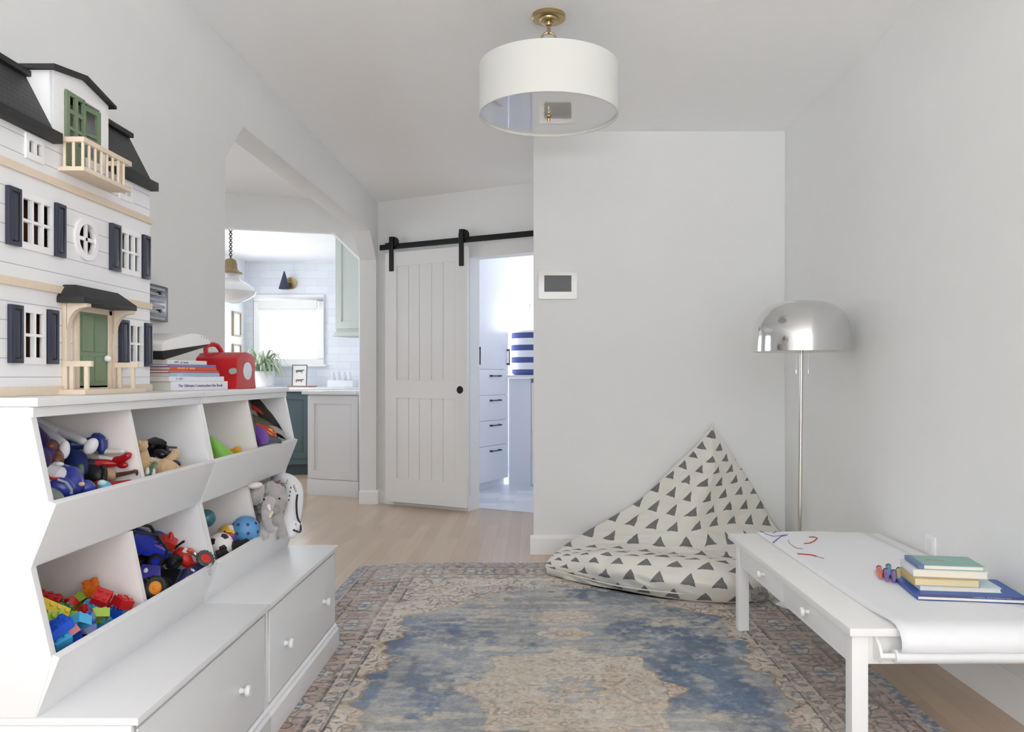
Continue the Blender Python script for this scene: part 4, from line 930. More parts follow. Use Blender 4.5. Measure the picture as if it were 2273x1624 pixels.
# white and black toy computer lying tilted on the books
lp = thing('toy_laptop', 'white toy computer with black underside tilted on the stacked books', 'toy', (-1.165, 2.515, ztop+0.034), (math.radians(8.5), math.radians(1), srz-PI/2+math.radians(4)))
b = B(); prof = [(-0.115, 0.010), (-0.115, 0.030), (-0.10, 0.040), (0.02, 0.050), (0.05, 0.046), (0.075, 0.040), (0.105, 0.028), (0.118, 0.014), (0.118, 0.006)]
b.T = Matrix.Rotation(0, 4, 'Z'); b.prism(prof, -0.13, 0.085, lambda u, v, w: (w, u, v)); b.done('shell', mat('gloss_white_shell', (226, 226, 226), 0.25), lp, local=True, bevel=0.004)
b = B(); b.prism([(-0.105, -0.018), (0.108, -0.001), (0.112, 0.0055), (-0.112, 0.0095)], -0.125, 0.08, lambda u, v, w: (w, u, v)); b.done('underside', DARK, lp, local=True, bevel=0.002)
for k in range(3): B().ell((0.083, 0.075+0.012*k, 0.034-0.004*k), 0.0028).done('button', DARK, lp, local=True)
# red plastic case with handle
rc = thing('red_toy_case', 'red plastic toy case with a handle and a pale oval window beside the books', 'toy case', (-1.05, 2.80, TOPZ), (0, 0, math.radians(-4)))
RED = mat('red_plastic', (186, 36, 42), 0.3)
b = B()
prof = [(-0.085, 0.0), (-0.078, 0.012), (-0.075, 0.075), (-0.070, 0.098), (-0.045, 0.113), (0.0, 0.118), (0.045, 0.112), (0.070, 0.098), (0.074, 0.075), (0.070, 0.045), (0.078, 0.010), (0.080, 0.0)]
b.prism([(u, v*1.09) for u, v in prof], -0.105, 0.045, lambda u, v, w: (w, u, v)); b.done('body', RED, rc, local=True, bevel=0.008, seg=3)
b = B(); b.tube([(-0.075, -0.052, 0.112), (-0.080, -0.050, 0.138), (-0.078, -0.038, 0.152), (-0.072, -0.010, 0.156), (-0.066, 0.008, 0.152), (-0.060, 0.020, 0.138), (-0.056, 0.026, 0.120)], 0.008, seg=10); b.done('handle', RED, rc, local=True)
b = B(); b.prism([(0.006+0.034*math.cos(2*PI*k/28), 0.062+0.031*math.sin(2*PI*k/28)) for k in range(28)], 0.0445, 0.0465, lambda u, v, w: (w, u, v)); b.done('oval_window', mat('pale_window', (214, 222, 232), 0.2), rc, local=True, bevel=0.0006)
b = B(); b.cyl((0.035, -0.082, 0.062), (0.035, -0.098, 0.060), 0.012, 0.010, seg=16); b.done('clear_knob', mat('clear_plastic', (206, 214, 206), 0.1, trans=0.5), rc, local=True, bevel=0.001)
# black and silver rack on the wall behind the dollhouse
wr = thing('wall_rack', 'black and silver slatted rack fixed to the left wall behind the dollhouse', 'wall rack', (-1.404, 2.89, 1.38))
zr0, zr1 = 1.305, 1.435
b = B(); ya, yc = 2.60, 3.01
sec = [(-1.402, ya), (-1.372, ya), (-1.368, yc-0.05), (-1.374, yc-0.012), (-1.390, yc+0.004), (-1.402, yc+0.006)]
b.prism(sec, zr0, zr1, lambda u, v, w: (u, v, w)); b.done('case', mat('gloss_black_plastic', (20, 20, 22), 0.25), wr, bevel=0.003)
for k in range(6):
    z = zr0+0.004+k*0.0215; hh = 0.011 if k not in (0, 5) else 0.009
    B().box(-1.371, -1.3655, ya, yc-0.055, z, z+hh).done('slat', mat('silver_slat', (150, 152, 158), 0.45, metal=0.5), wr, bevel=0.0008)
for z in (zr0+0.030, zr0+0.095):
    B().box(-1.367, -1.362, yc-0.10, yc-0.085, z, z+0.012).done('catch', DARK, wr, bevel=0.0005)
# ------------------------------------------------------------------ toys in the bins
def tc_(rgb, rough=0.35, **k): return mat('toy_%d_%d_%d_%d' % (*rgb, int(rough*100)), rgb, rough, **k)
PLZ = {}
YM = 1.960   # inner face of the far side of the bin being filled
def V3(px, py, X):
    p = PX(px, py, X)
    if p.y > YM: p = P(px, py, YM)
    return p
def limb(pts, rad, name, m, parent, seg=12, n=14, noisef=None):
    c = catmull(pts, n); R = [rad[0]]*n if len(rad) == 1 else [float(np.interp(i/(n-1)*(len(rad)-1), range(len(rad)), rad)) for i in range(n)]
    # rounded ends
    c = [c[0]+(c[0]-c[1]).normalized()*R[0]*0.8]+c+[c[-1]+(c[-1]-c[-2]).normalized()*R[-1]*0.8]; R = [R[0]*0.45]+R+[R[-1]*0.45]
    return B().tube(c, R, seg=seg).done(name, m, parent, smooth=60)
def blob(c, r, name, m, parent, rot=None, amp=0.0, fr=20, seg=24):
    f = (lambda co: co*0 + Vector((noise.noise(co*fr), noise.noise(co*fr+Vector((5, 5, 5))), noise.noise(co*fr+Vector((9, 1, 3)))))*amp) if amp else None
    return B().ell(c, r, rot, seg, seg//2).done(name, m, parent, smooth=60, noisef=f)
def cloth(pts, name, m, parent, th=0.003, n=(26, 18), amp=0.010, fr=18):
    rows = [catmull(r, n[1]) for r in pts]; cols = [catmull([rows[i][j] for i in range(len(rows))], n[0]) for j in range(n[1])]
    g = [[cols[j][i]+Vector((1, -1, 0.4)).normalized()*amp*noise.noise(cols[j][i]*fr) for j in range(n[1])] for i in range(n[0])]
    b = B(); b.grid(g); o = b.done(name, m, parent, smooth=60, normals=False)
    md = o.modifiers.new('thick', 'SOLIDIFY'); md.thickness = th; return o
WH = (226, 226, 230)
# --- first upper bin: figures and dolls
g1 = 'dolls and figures piled in the upper left bin'
t = thing('toy_doll', 'white-legged doll with white shoes on top of the figure pile', 'doll', V3(150, 985, -1.12), group=g1)
mw = tc_(WH, 0.4)
limb([V3(52, 928, -1.24), V3(95, 945, -1.20), V3(130, 957, -1.16)], [0.018, 0.015, 0.012], 'leg', mw, t); limb([V3(132, 957, -1.16), V3(160, 968, -1.12), V3(186, 980, -1.08)], [0.0125, 0.011, 0.009], 'shin', mw, t)
limb([V3(75, 950, -1.20), V3(105, 965, -1.15), V3(138, 985, -1.10)], [0.018, 0.016, 0.012], 'leg', mw, t)
blob(V3(202, 990, -1.05), (0.0145, 0.011, 0.021), 'shoe', mw, t, (0, 0.5, 0.3)); blob(V3(143, 998, -1.07), (0.0115, 0.010, 0.022), 'shoe', mw, t, (0, 0.1, 0.3))
t = thing('toy_figure', 'toy figure with a navy boot and orange tip beside the white doll shoe', 'toy figure', V3(222, 990, -1.06), group=g1)
limb([V3(160, 985, -1.13), V3(190, 985, -1.11), V3(212, 975, -1.08)], [0.020, 0.014, 0.011], 'leg', tc_((32, 52, 110)), t); limb([V3(214, 970, -1.075), V3(226, 980, -1.065), V3(226, 1000, -1.06)], [0.013, 0.013, 0.011], 'boot', tc_((32, 58, 124)), t)
B().cyl(V3(226, 975, -1.07), V3(240, 975, -1.06), 0.006, 0.001).done('tip', tc_((196, 128, 70)), t)
t = thing('toy_figure', 'purple and navy toy figure lying against the left side of the bin', 'toy figure', V3(90, 990, -1.1), group=g1)
limb([V3(62, 960, -1.18), V3(82, 985, -1.14), V3(100, 1012, -1.09)], [0.028, 0.03, 0.022], 'torso', tc_((58, 40, 120)), t); blob(V3(92, 1018, -1.07), (0.02, 0.02, 0.024), 'skirt', tc_((44, 24, 74)), t, amp=0.004)
t = thing('toy_doll', 'brown toy doll with dark hair lying under the white doll leg', 'doll', V3(122, 1000, -1.08), group=g1)
limb([V3(112, 985, -1.11), V3(122, 1005, -1.09), V3(126, 1022, -1.07)], [0.014, 0.017, 0.015], 'body', tc_((110, 68, 50)), t); blob(V3(113, 990, -1.085), 0.013, 'head', tc_((104, 64, 50)), t); blob(V3(128, 1030, -1.058), (0.014, 0.008, 0.006), 'collar', mw, t)
t = thing('toy_doll', 'doll in a dark blue dress with beige legs in the middle of the pile', 'doll', V3(170, 1020, -1.07), group=g1)
limb([V3(150, 1008, -1.12), V3(168, 1022, -1.10), V3(175, 1045, -1.07)], [0.020, 0.026, 0.020], 'dress', tc_((26, 40, 104), 0.6), t)
limb([V3(180, 1005, -1.12), V3(200, 1012, -1.10), V3(218, 1018, -1.07)], [0.017, 0.014, 0.010], 'trousers', tc_((150, 146, 142), 0.7), t)
for (a, c) in (((215, 1014), (256, 1019)), ((222, 1000), (272, 1002))): limb([V3(*a, -1.09), V3((a[0]+c[0])/2, (a[1]+c[1])/2+1, -1.06), V3(*c, -1.03)], [0.007, 0.0065, 0.006], 'leg', tc_((214, 208, 200), 0.5), t)
t = thing('toy_doll', 'doll with shiny red boots pointing to the right', 'doll', V3(240, 1025, -1.04), group=g1)
mr = tc_((160, 16, 24), 0.25)
limb([V3(175, 1042, -1.09), V3(190, 1035, -1.085), V3(204, 1030, -1.07)], [0.015, 0.015, 0.014], 'trousers', tc_((34, 36, 60), 0.6), t)
limb([V3(204, 1030, -1.07), V3(232, 1028, -1.05), V3(258, 1028, -1.03)], [0.012, 0.010, 0.008], 'boot', mr, t); limb([V3(256, 1022, -1.035), V3(272, 1018, -1.02), V3(285, 1010, -1.01)], [0.010, 0.009, 0.009], 'boot', mr, t); blob(V3(272, 1032, -1.012), (0.014, 0.007, 0.008), 'boot_toe', mr, t)
t = thing('toy_figure', 'black toy figure under the red boots', 'toy figure', V3(205, 1052, -1.05), group=g1)
limb([V3(172, 1062, -1.10), V3(200, 1052, -1.07), V3(222, 1060, -1.04)], [0.024, 0.026, 0.018], 'torso', tc_((28, 28, 28), 0.5), t); limb([V3(228, 1035, -1.04), V3(232, 1048, -1.03), V3(231, 1062, -1.02)], [0.006, 0.007, 0.007], 'arm', tc_((30, 30, 30), 0.4), t)
t = thing('toy_figure', 'slim green toy figure standing in the pile behind the blue helmet', 'toy figure', V3(175, 1050, -1.05), group=g1)
limb([V3(160, 1068, -1.09), V3(170, 1050, -1.07), V3(180, 1034, -1.06)], [0.014, 0.010, 0.006], 'body', tc_((84, 112, 72), 0.5), t); limb([V3(180, 1036, -1.06), V3(178, 1050, -1.05), V3(175, 1070, -1.04)], [0.006, 0.008, 0.006], 'arm', tc_((96, 124, 84), 0.5), t)
t = thing('toy_doll', 'doll with tangled blond hair and a brown leg at the right of the bin', 'doll', V3(248, 1055, -1.03), group=g1)
blob(V3(240, 1054, -1.045), (0.020, 0.02, 0.017), 'hair', tc_((190, 160, 132), 0.8, bump=0.6, scale=120), t, amp=0.006, fr=60)
limb([V3(258, 1054, -1.03), V3(285, 1049, -1.015), V3(302, 1045, -1.005)], [0.006, 0.0045, 0.0045], 'leg', tc_((92, 56, 46)), t); blob(V3(304, 1049, -1.002), (0.003, 0.004, 0.007), 'shoe', tc_((50, 34, 34)), t)
t = thing('toy_figure', 'red toy leg along the front edge of the bin', 'toy figure', V3(265, 1074, -0.99), group=g1)
limb([V3(215, 1078, -1.03), V3(245, 1077, -1.01), V3(290, 1069, -0.985)], [0.014, 0.009, 0.006], 'leg', mr, t)
t = thing('toy_figure', 'light blue round toy with white cap at the front of the bin', 'toy figure', V3(230, 1078, -0.995), group=g1)
blob(V3(231, 1079, -0.998), (0.0155, 0.0155, 0.013), 'ball', tc_((96, 178, 214)), t); blob(V3(226, 1072, -0.998), (0.010, 0.010, 0.008), 'cap', tc_((190, 220, 226)), t)
t = thing('toy_figure', 'large blue helmeted toy figure with white and red striped body lying in front', 'toy figure', V3(150, 1070, -1.0), group=g1)
mb = tc_((48, 62, 150), 0.22)
limb([V3(84, 1048, -1.08), V3(110, 1056, -1.06), V3(132, 1062, -1.04)], [0.024, 0.026, 0.026], 'striped_body', tc_((214, 212, 216), 0.35), t)
B().tube([V3(96, 1044, -1.035), V3(106, 1058, -1.020), V3(104, 1074, -1.030)], [0.004]*3, seg=8).done('red_stripe', tc_((170, 40, 48)), t); B().tube([V3(96, 1056, -1.022), V3(118, 1062, -1.014), V3(136, 1062, -1.010)], [0.0035]*3, seg=8).done('red_stripe', tc_((170, 40, 48)), t)
limb([V3(136, 1050, -1.06), V3(156, 1060, -1.03), V3(160, 1080, -1.01)], [0.022, 0.026, 0.024], 'chest', mb, t); limb([V3(118, 1082, -1.02), V3(140, 1082, -1.005), V3(148, 1092, -1.00)], [0.018, 0.022, 0.018], 'arm', tc_((46, 58, 140), 0.2), t)
blob(V3(190, 1082, -1.0), (0.020, 0.019, 0.018), 'helmet', mb, t); blob(V3(181, 1074, -0.985), (0.007, 0.006, 0.005), 'face', tc_((196, 164, 140)), t)
B().tube([V3(128, 1064, -1.005), V3(146, 1070, -0.990), V3(158, 1086, -0.985), V3(158, 1096, -0.985)], 0.003, seg=8).done('strap', tc_((140, 146, 166)), t)
tag(blob(V3(112, 1100, -1.0), (0.028, 0.024, 0.016), 'toy_shell', tc_((112, 118, 112), 0.4), None, (0, 0.5, 0.3)), 'grey-green rounded toy shell in the lower left corner of the figure bin', 'toy', g1)
YM = 2.360
# --- second upper bin: plush and black toys
g2 = 'soft toys and black toys in the second upper bin'
TAN = mat('tan_plush', (208, 178, 138), 0.9, var=0.08, bump=0.9, scale=90, sheen=0.4)
t = thing('plush_toy', 'tan plush animal lying on its back at the front of the second bin', 'plush toy', V3(370, 1040, -1.03), group=g2)
limb([V3(345, 1050, -1.06), V3(365, 1044, -1.03), V3(388, 1048, -1.02)], [0.026, 0.034, 0.022], 'body', TAN, t); limb([V3(360, 1030, -1.06), V3(376, 1020, -1.04), V3(388, 1008, -1.03)], [0.014, 0.012, 0.012], 'arm', TAN, t)
blob(V3(390, 1006, -1.03), (0.013, 0.012, 0.014), 'paw', TAN, t); limb([V3(352, 1028, -1.07), V3(338, 1024, -1.05), V3(328, 1022, -1.04)], [0.013, 0.012, 0.010], 'arm', TAN, t); limb([V3(385, 1044, -1.03), V3(400, 1040, -1.01), V3(412, 1037, -1.0)], [0.013, 0.010, 0.006], 'leg', TAN, t)
t = thing('plush_toy', 'tan plush animal with a round head by the left divider', 'plush toy', V3(318, 1010, -1.08), group=g2)
limb([V3(318, 1035, -1.05), V3(316, 1015, -1.06), V3(316, 1000, -1.07)], [0.020, 0.019, 0.013], 'body', TAN, t); blob(V3(315, 989, -1.06), (0.0165, 0.014, 0.014), 'head', TAN, t)
for dx in (-7, 8): blob(V3(315+dx, 981, -1.06), 0.0065, 'ear', TAN, t)
t = thing('toy_car', 'glossy black toy car on top of the second bin pile', 'toy car', V3(343, 990, -1.12), group=g2)
c = V3(343, 990, -1.12); b = B(); b.T = Matrix.Translation(c) @ Euler((0.2, -0.3, 1.1)).to_matrix().to_4x4()
b.prism([(-0.045, -0.012), (0.045, -0.012), (0.046, 0.0), (0.030, 0.006), (0.018, 0.020), (-0.022, 0.021), (-0.036, 0.006), (-0.046, 0.002)], -0.02, 0.02, lambda u, v, w: (u, w, v)); b.done('body', tc_((24, 24, 26), 0.15), t, bevel=0.004)
for sx in (-0.028, 0.028):
    for sy in (-0.021, 0.021):
        b = B(); b.T = Matrix.Translation(c) @ Euler((0.2, -0.3, 1.1)).to_matrix().to_4x4(); b.cyl((sx, sy-0.004, -0.012), (sx, sy+0.004, -0.012), 0.0105); b.done('wheel', DARK, t, bevel=0.001)
tag(blob(V3(360, 1008, -1.08), (0.026, 0.02, 0.014), 'sunglasses_case', tc_((30, 26, 34), 0.15), None, (0, 0.4, 0.4)), 'shiny black oval case among the tan plush toys', 'case', g2)
t = thing('toy_box', 'small black box with pale lettering standing behind the tan paw', 'toy', V3(379, 998, -1.07), group=g2)
c = V3(379, 1000, -1.07); B().cbox(c, (0.030, 0.016, 0.026), (0, 0.1, 0.7)).done('box', tc_((34, 38, 38), 0.4), t, bevel=0.002)
B().cbox(c+Vector((0.006, -0.0075, 0.004)), (0.016, 0.002, 0.007), (0, 0.1, 0.7)).done('pale_print', tc_((150, 156, 156), 0.5), t)
tag(blob(V3(387, 1030, -1.02), (0.017, 0.014, 0.012), 'toy_shoe', tc_((40, 40, 40), 0.4), None), 'small dark grey toy tucked beside the plush leg', 'toy', g2)
t = thing('toy_figure', 'small green toy figure with white feet at the left front of the second bin', 'toy figure', V3(335, 1045, -1.0), group=g2)
limb([V3(344, 1030, -1.02), V3(338, 1040, -1.01), V3(334, 1050, -1.0)], [0.008, 0.008, 0.006], 'body', tc_((84, 120, 88)), t)
for q in ((327, 1050), (341, 1053)): limb([V3(q[0], q[1]-10, -1.0), V3(q[0], q[1], -0.99)], [0.0045, 0.005], 'foot', mw, t, n=4)
YM = 2.775
# --- third upper bin
g3 = 'loose toys in the third upper bin'
tag(B().lathe([(0, 0.062), (0.006, 0.060), (0.020, 0.02), (0.034, -0.022), (0.036, -0.032), (0.028, -0.036), (0, -0.036)], V3(488, 1003, -1.06), rot=(0.1, -0.5, 0.4), seg=28).done('toy_cone', tc_((140, 206, 84), 0.4), bevel=0.001), 'lime green toy cone at the front of the third bin', 'toy', g3)
t = thing('toy_tube', 'yellow toy tube beside the lime green cone', 'toy', V3(520, 1000, -1.03), group=g3)
B().tube([V3(498, 1010, -1.08), V3(515, 1003, -1.05), V3(532, 997, -1.02)], [0.012, 0.012, 0.013], seg=20).done('tube', tc_((232, 182, 60), 0.35), t, bevel=0.001)
for q in (0.2, 0.5, 0.8):
    a, c = V3(498, 1010, -1.08), V3(532, 997, -1.02); p = a.lerp(c, q); d = (c-a).normalized(); B().cyl(p-d*0.002, p+d*0.002, 0.0142, seg=24).done('ring', tc_((222, 166, 44), 0.35), t, bevel=0.0005)
YM = 3.19
# --- fourth upper bin: clothes
g4 = 'dressing-up clothes in the right upper bin'
tag(cloth([[V3(546, 872, -1.22), V3(556, 876, -1.2), V3(568, 880, -1.17)], [V3(560, 900, -1.15), V3(580, 905, -1.12), V3(592, 905, -1.10)], [V3(575, 925, -1.10), V3(600, 935, -1.06), V3(614, 930, -1.03)], [V3(590, 945, -1.06), V3(616, 955, -1.02), V3(628, 955, -0.99)], [V3(606, 962, -1.03), V3(626, 972, -0.99), V3(637, 975, -0.97)]], 'dress_up_cape', mat('dark_green_cloth', (66, 62, 56), 0.9, var=0.15, scale=30), None, amp=0.012),
    'long dark cape hanging over the clothes pile in the right upper bin', 'cape', g4)
tag(cloth([[V3(556, 896, -1.16), V3(570, 905, -1.13), V3(580, 912, -1.12)], [V3(560, 910, -1.12), V3(574, 915, -1.09), V3(584, 920, -1.08)]], 'orange_scarf', tc_((214, 72, 44), 0.8), None, amp=0.006), 'small orange-red scarf showing under the cape', 'scarf', g4)
tag(cloth([[V3(560, 920, -1.10), V3(585, 930, -1.07), V3(606, 945, -1.05)], [V3(565, 938, -1.08), V3(590, 945, -1.05), V3(612, 958, -1.03)], [V3(572, 950, -1.06), V3(598, 960, -1.03), V3(618, 972, -1.0)]], 'camouflage_shirt', mat('olive_grey_cloth', (104, 98, 82), 0.9, var=0.35, scale=28), None, amp=0.014), 'crumpled olive grey shirt in the right upper bin', 'shirt', g4)
FL = bpy.data.materials.new('flame_print_cloth'); FL.use_nodes = True; nt = FL.node_tree; b_ = principled(FL); tcn = N(nt, 'ShaderNodeTexCoord'); nz = N(nt, 'ShaderNodeTexNoise'); nz.inputs['Scale'].default_value = 38; nt.links.new(tcn.outputs['Object'], nz.inputs['Vector'])
nt.links.new(MIXC(nt, MATH(nt, 'GREATER_THAN', nz.outputs['Fac'], 0.54), s2l((206, 62, 40)), s2l((214, 200, 84))), b_.inputs['Base Color']); b_.inputs['Roughness'].default_value = 0.8
tag(cloth([[V3(566, 940, -1.05), V3(588, 945, -1.03), V3(604, 952, -1.01)], [V3(572, 950, -1.03), V3(590, 957, -1.01), V3(612, 963, -0.99)], [V3(580, 960, -1.015), V3(596, 966, -0.99), V3(614, 970, -0.975)]], 'flame_print_costume', FL, None, amp=0.008), 'red and yellow patterned costume in the right upper bin', 'costume', g4)
tag(cloth([[V3(566, 945, -1.03), V3(578, 950, -1.01), V3(590, 962, -1.0)], [V3(570, 965, -1.01), V3(584, 968, -0.985), V3(594, 974, -0.98)], [V3(576, 990, -0.995), V3(582, 988, -0.975), V3(594, 984, -0.97)]], 'purple_cloth_bag', tc_((112, 72, 160), 0.7), None, amp=0.004, th=0.006), 'purple cloth bag at the left front of the right upper bin', 'bag', g4)
tag(cloth([[V3(596, 945, -1.03), V3(614, 948, -1.01), V3(628, 958, -0.99)], [V3(604, 958, -1.01), V3(622, 964, -0.985), V3(636, 976, -0.965)]], 'grey_fur_collar', mat('grey_fur', (166, 162, 158), 0.95, var=0.2, bump=0.8, scale=80), None, amp=0.006), 'pale grey furry collar along the cape edge', 'collar', g4)
tag(cloth([[V3(590, 970, -0.99), V3(606, 970, -0.98), V3(622, 976, -0.965)], [V3(592, 984, -0.97), V3(606, 980, -0.962), V3(624, 984, -0.955)]], 'blue_grey_cloth', tc_((78, 88, 104), 0.8), None, amp=0.006), 'blue-grey cloth at the bottom of the clothes pile', 'cloth', g4)

# --- lower left bin: building blocks
def brick(nx_, ny_):
    u = 0.0160; h = 0.0192; b = B(); L, W = nx_*u-0.0004, ny_*u-0.0004
    b.box(-L/2, L/2, -W/2, W/2, 0, h)
    bmesh.ops.delete(b.bm, geom=[f for f in b.bm.faces if f.normal.z < -0.5 or (sum(v.co.z for v in f.verts) < 1e-6)], context='FACES')
    ins = [[b.v((x, y, z)) for x, y in ((-L/2+.0016, -W/2+.0016), (L/2-.0016, -W/2+.0016), (L/2-.0016, W/2-.0016), (-L/2+.0016, W/2-.0016))] for z in (0, h-0.0016)]
    out = [b.v((x, y, 0)) for x, y in ((-L/2, -W/2), (L/2, -W/2), (L/2, W/2), (-L/2, W/2))]
    for k in range(4):
        k2 = (k+1) % 4; b.f([ins[0][k], ins[1][k], ins[1][k2], ins[0][k2]]); b.f([out[k], ins[0][k], ins[0][k2], out[k2]])
    b.f(ins[1])
    for i in range(nx_):
        for j in range(ny_): b.cyl((-L/2+u*(i+0.5), -W/2+u*(j+0.5), h-0.0002), (-L/2+u*(i+0.5), -W/2+u*(j+0.5), h+0.0040), 0.0049, seg=14)
    bmesh.ops.remove_doubles(b.bm, verts=b.bm.verts, dist=1e-6)
    return b
bcol = {'red': (190, 28, 32), 'orange': (226, 116, 34), 'yellow': (220, 196, 60), 'lime': (156, 186, 66), 'blue': (28, 84, 200), 'sky blue': (70, 170, 220), 'brown': (120, 62, 40), 'green': (36, 140, 72)}
meshes = {}
rnd = random.Random(11)
def block(col, kind, loc, rot):
    key = (col, kind)
    if key not in meshes:
        o = brick(4 if kind == 'long' else 2, 2).done('building_block', mat('block_'+col.replace(' ', '_'), bcol[col], 0.22, coat=0.3)); meshes[key] = o.data
        for p_ in o.data.polygons: pass
    else:
        o = bpy.data.objects.new('building_block', meshes[key]); COL.objects.link(o)
    o.location = loc; o.rotation_euler = rot; o.scale = (1.12,)*3
    tag(o, '%s %s building block in the block pile of the lower left bin' % (kind, col), 'building block', 'building blocks in the lower left bin')
    return o
def zone(x, y):
    # colours by place as the pile shows them
    if x > -1.03 and y < 1.76: return rnd.choice(['blue', 'blue', 'red', 'sky blue'])
    if x > -1.05: return rnd.choice(['sky blue', 'red', 'red', 'blue', 'lime', 'sky blue'])
    if y < 1.72: return rnd.choice(['yellow', 'orange', 'brown', 'lime', 'yellow', 'red'])
    if y < 1.83: return rnd.choice(['red', 'yellow', 'red', 'lime', 'orange', 'red'])
    return rnd.choice(['red', 'red', 'orange', 'red', 'red', 'green', 'lime'])
def placew(x, y): return ('by the divider' if y > 1.84 else 'by the side' if y < 1.72 else 'in the middle')+(', at the front' if x > -1.06 else ', at the back' if x < -1.17 else '')
LAYN = ('deep', 'low', 'high', 'on top')
cnt = {}
for lay, (z, st) in enumerate(((0.446, 0.105), (0.478, 0.080), (0.510, 0.060), (0.541, 0.050))):
    x = -1.335 if lay < 2 else -1.24
    xe = -1.02 if lay == 0 else (-1.005 if lay < 3 else -0.995)
    while x < xe+0.02:
        y = 1.632
        while y < 1.958:
            px_, py_ = x+rnd.uniform(-.008, .008), y+rnd.uniform(-.006, .006)
            kd = 'long' if rnd.random() < (0.30 if lay < 3 else 0.18) and 1.67 < py_ < 1.92 and px_ > -1.31 and px_ < -1.05 else 'square'
            tl = 0.25 if lay < 3 else 0.8
            dz = -0.09*max(0, (-1.13-px_))*(1 if lay > 1 else 0)+(0.012 if lay == 3 and -1.15 < px_ < -1.05 else 0)
            px_ = min(px_, -1.000 if lay > 2 else -1.012)
            if not (lay == 3 and rnd.random() < 0.12):
                o = block(zone(px_, py_), kd, (px_, min(max(py_, 1.628), 1.953), z+dz+rnd.uniform(-.004, .006)), (rnd.uniform(-tl, tl), rnd.uniform(-tl, tl), rnd.uniform(0, PI)))
                o['label'] = o['label'].split(' building')[0]+' toy block %s in the pile %s' % (LAYN[lay], placew(px_, py_))
            y += st
        x += st
for col, kd, lc, rt, lab in (('green', 'square', (-1.29, 1.645, 0.575), (0.3, 0.4, 0.6), 'square green building block high at the back left corner of the block bin'),
    ('blue', 'long', (-1.000, 1.665, 0.560), (0.15, -0.45, 1.0), 'long blue building block lying in the front left corner of the bin'),
    ('red', 'long', (-1.13, 1.83, 0.580), (0.1, 0.35, 0.3), 'long red building block crowning the back of the block pile'), ('red', 'long', (-1.16, 1.77, 0.575), (-0.2, 0.2, 1.1), 'long red building block leaning at the back left of the pile top'),
    ('yellow', 'long', (-1.07, 1.755, 0.578), (0.9, 0.6, 0.8), 'long yellow building block tilted on end on the pile'), ('orange', 'square', (-1.075, 1.945, 0.578), (0.4, -0.3, 0.5), 'square orange building block high against the divider'),
    ('lime', 'long', (-1.045, 1.695, 0.574), (1.2, 0.1, 1.3), 'long lime building block above the blue corner block'), ('brown', 'long', (-1.12, 1.665, 0.578), (-0.6, 0.1, 0.1), 'long brown building block by the side panel'),
    ('sky blue', 'square', (-0.990, 1.735, 0.556), (-0.5, 0.5, 1.2), 'square sky blue building block resting on the front edge of the bin'), ('red', 'square', (-1.02, 1.88, 0.572), (0.6, 0.4, 0.2), 'square red building block upright near the divider at the front')):
    block(col, kd, lc, rt)['label'] = lab

YM = 2.350
# --- second lower bin: vehicles
g6 = 'toy vehicles heaped in the second lower bin'
BLU = tc_((28, 48, 170), 0.2); RDV = tc_((192, 44, 36), 0.25); BK = tc_((28, 28, 30), 0.5)
def wheel(c, ax, r, w_, m, hub, parent, name='wheel'):
    M0 = Matrix.Translation(c) @ Vector((0, 0, 1)).rotation_difference(Vector(ax)).to_matrix().to_4x4()
    b = B(); b.T = M0; b.lathe([(r*0.6, -w_/2), (r*0.9, -w_/2), (r, -w_*0.3), (r, w_*0.3), (r*0.9, w_/2), (r*0.6, w_/2), (r*0.58, w_*0.3), (r*0.58, -w_*0.3), (r*0.6, -w_/2)], seg=32)
    for k in range(16):
        a = 2*PI*k/16; b.cbox((r*math.cos(a), r*math.sin(a), 0), (r*0.10, r*0.16, w_*0.9), (0, 0, a))
    o = b.done(name, m, parent)
    b = B(); b.T = M0; b.lathe([(0, -w_*0.32), (r*0.6, -w_*0.32), (r*0.6, w_*0.32), (r*0.5, w_*0.36), (r*0.2, w_*0.3), (r*0.16, w_*0.42), (0, w_*0.42)], seg=28); b.done('hub', hub, o)
t = thing('toy_tractor', 'purple toy tractor with one big orange wheel at the front of the vehicle bin', 'toy tractor', V3(345, 1300, -1.0), group=g6)
wheel(V3(341, 1304, -0.995), (0.75, -0.62, 0.2), 0.030, 0.024, BK, tc_((226, 142, 40), 0.3), t)
c = V3(332, 1280, -1.035); B().cbox(c, (0.05, 0.075, 0.035), (0.3, 0.2, 0.5)).done('body', tc_((66, 66, 160), 0.3), t, bevel=0.006)
wheel(V3(362, 1300, -1.04), (0.75, -0.62, 0.2), 0.024, 0.020, BK, tc_((60, 60, 64), 0.3), t)
for q in ((322, 1268), (346, 1264)): limb([V3(q[0], q[1]+4, -1.04), V3(q[0]+2, q[1]-4, -1.04)], [0.005, 0.006], 'exhaust', tc_((210, 210, 214), 0.2), t, n=4)
t = thing('toy_truck', 'blue toy truck with a black roll cage at the upper left of the vehicle heap', 'toy truck', V3(310, 1205, -1.14), group=g6)
c = V3(318, 1208, -1.085); R3 = (0.25, 0.35, 0.8)
b = B(); b.T = Matrix.Translation(c) @ Euler(R3).to_matrix().to_4x4(); b.prism([(-0.055, -0.02), (0.06, -0.02), (0.06, 0.004), (0.02, 0.012), (0.005, 0.034), (-0.045, 0.036), (-0.055, 0.01)], -0.03, 0.03, lambda u, v, w: (u, w, v)); b.done('body', BLU, t, bevel=0.004)
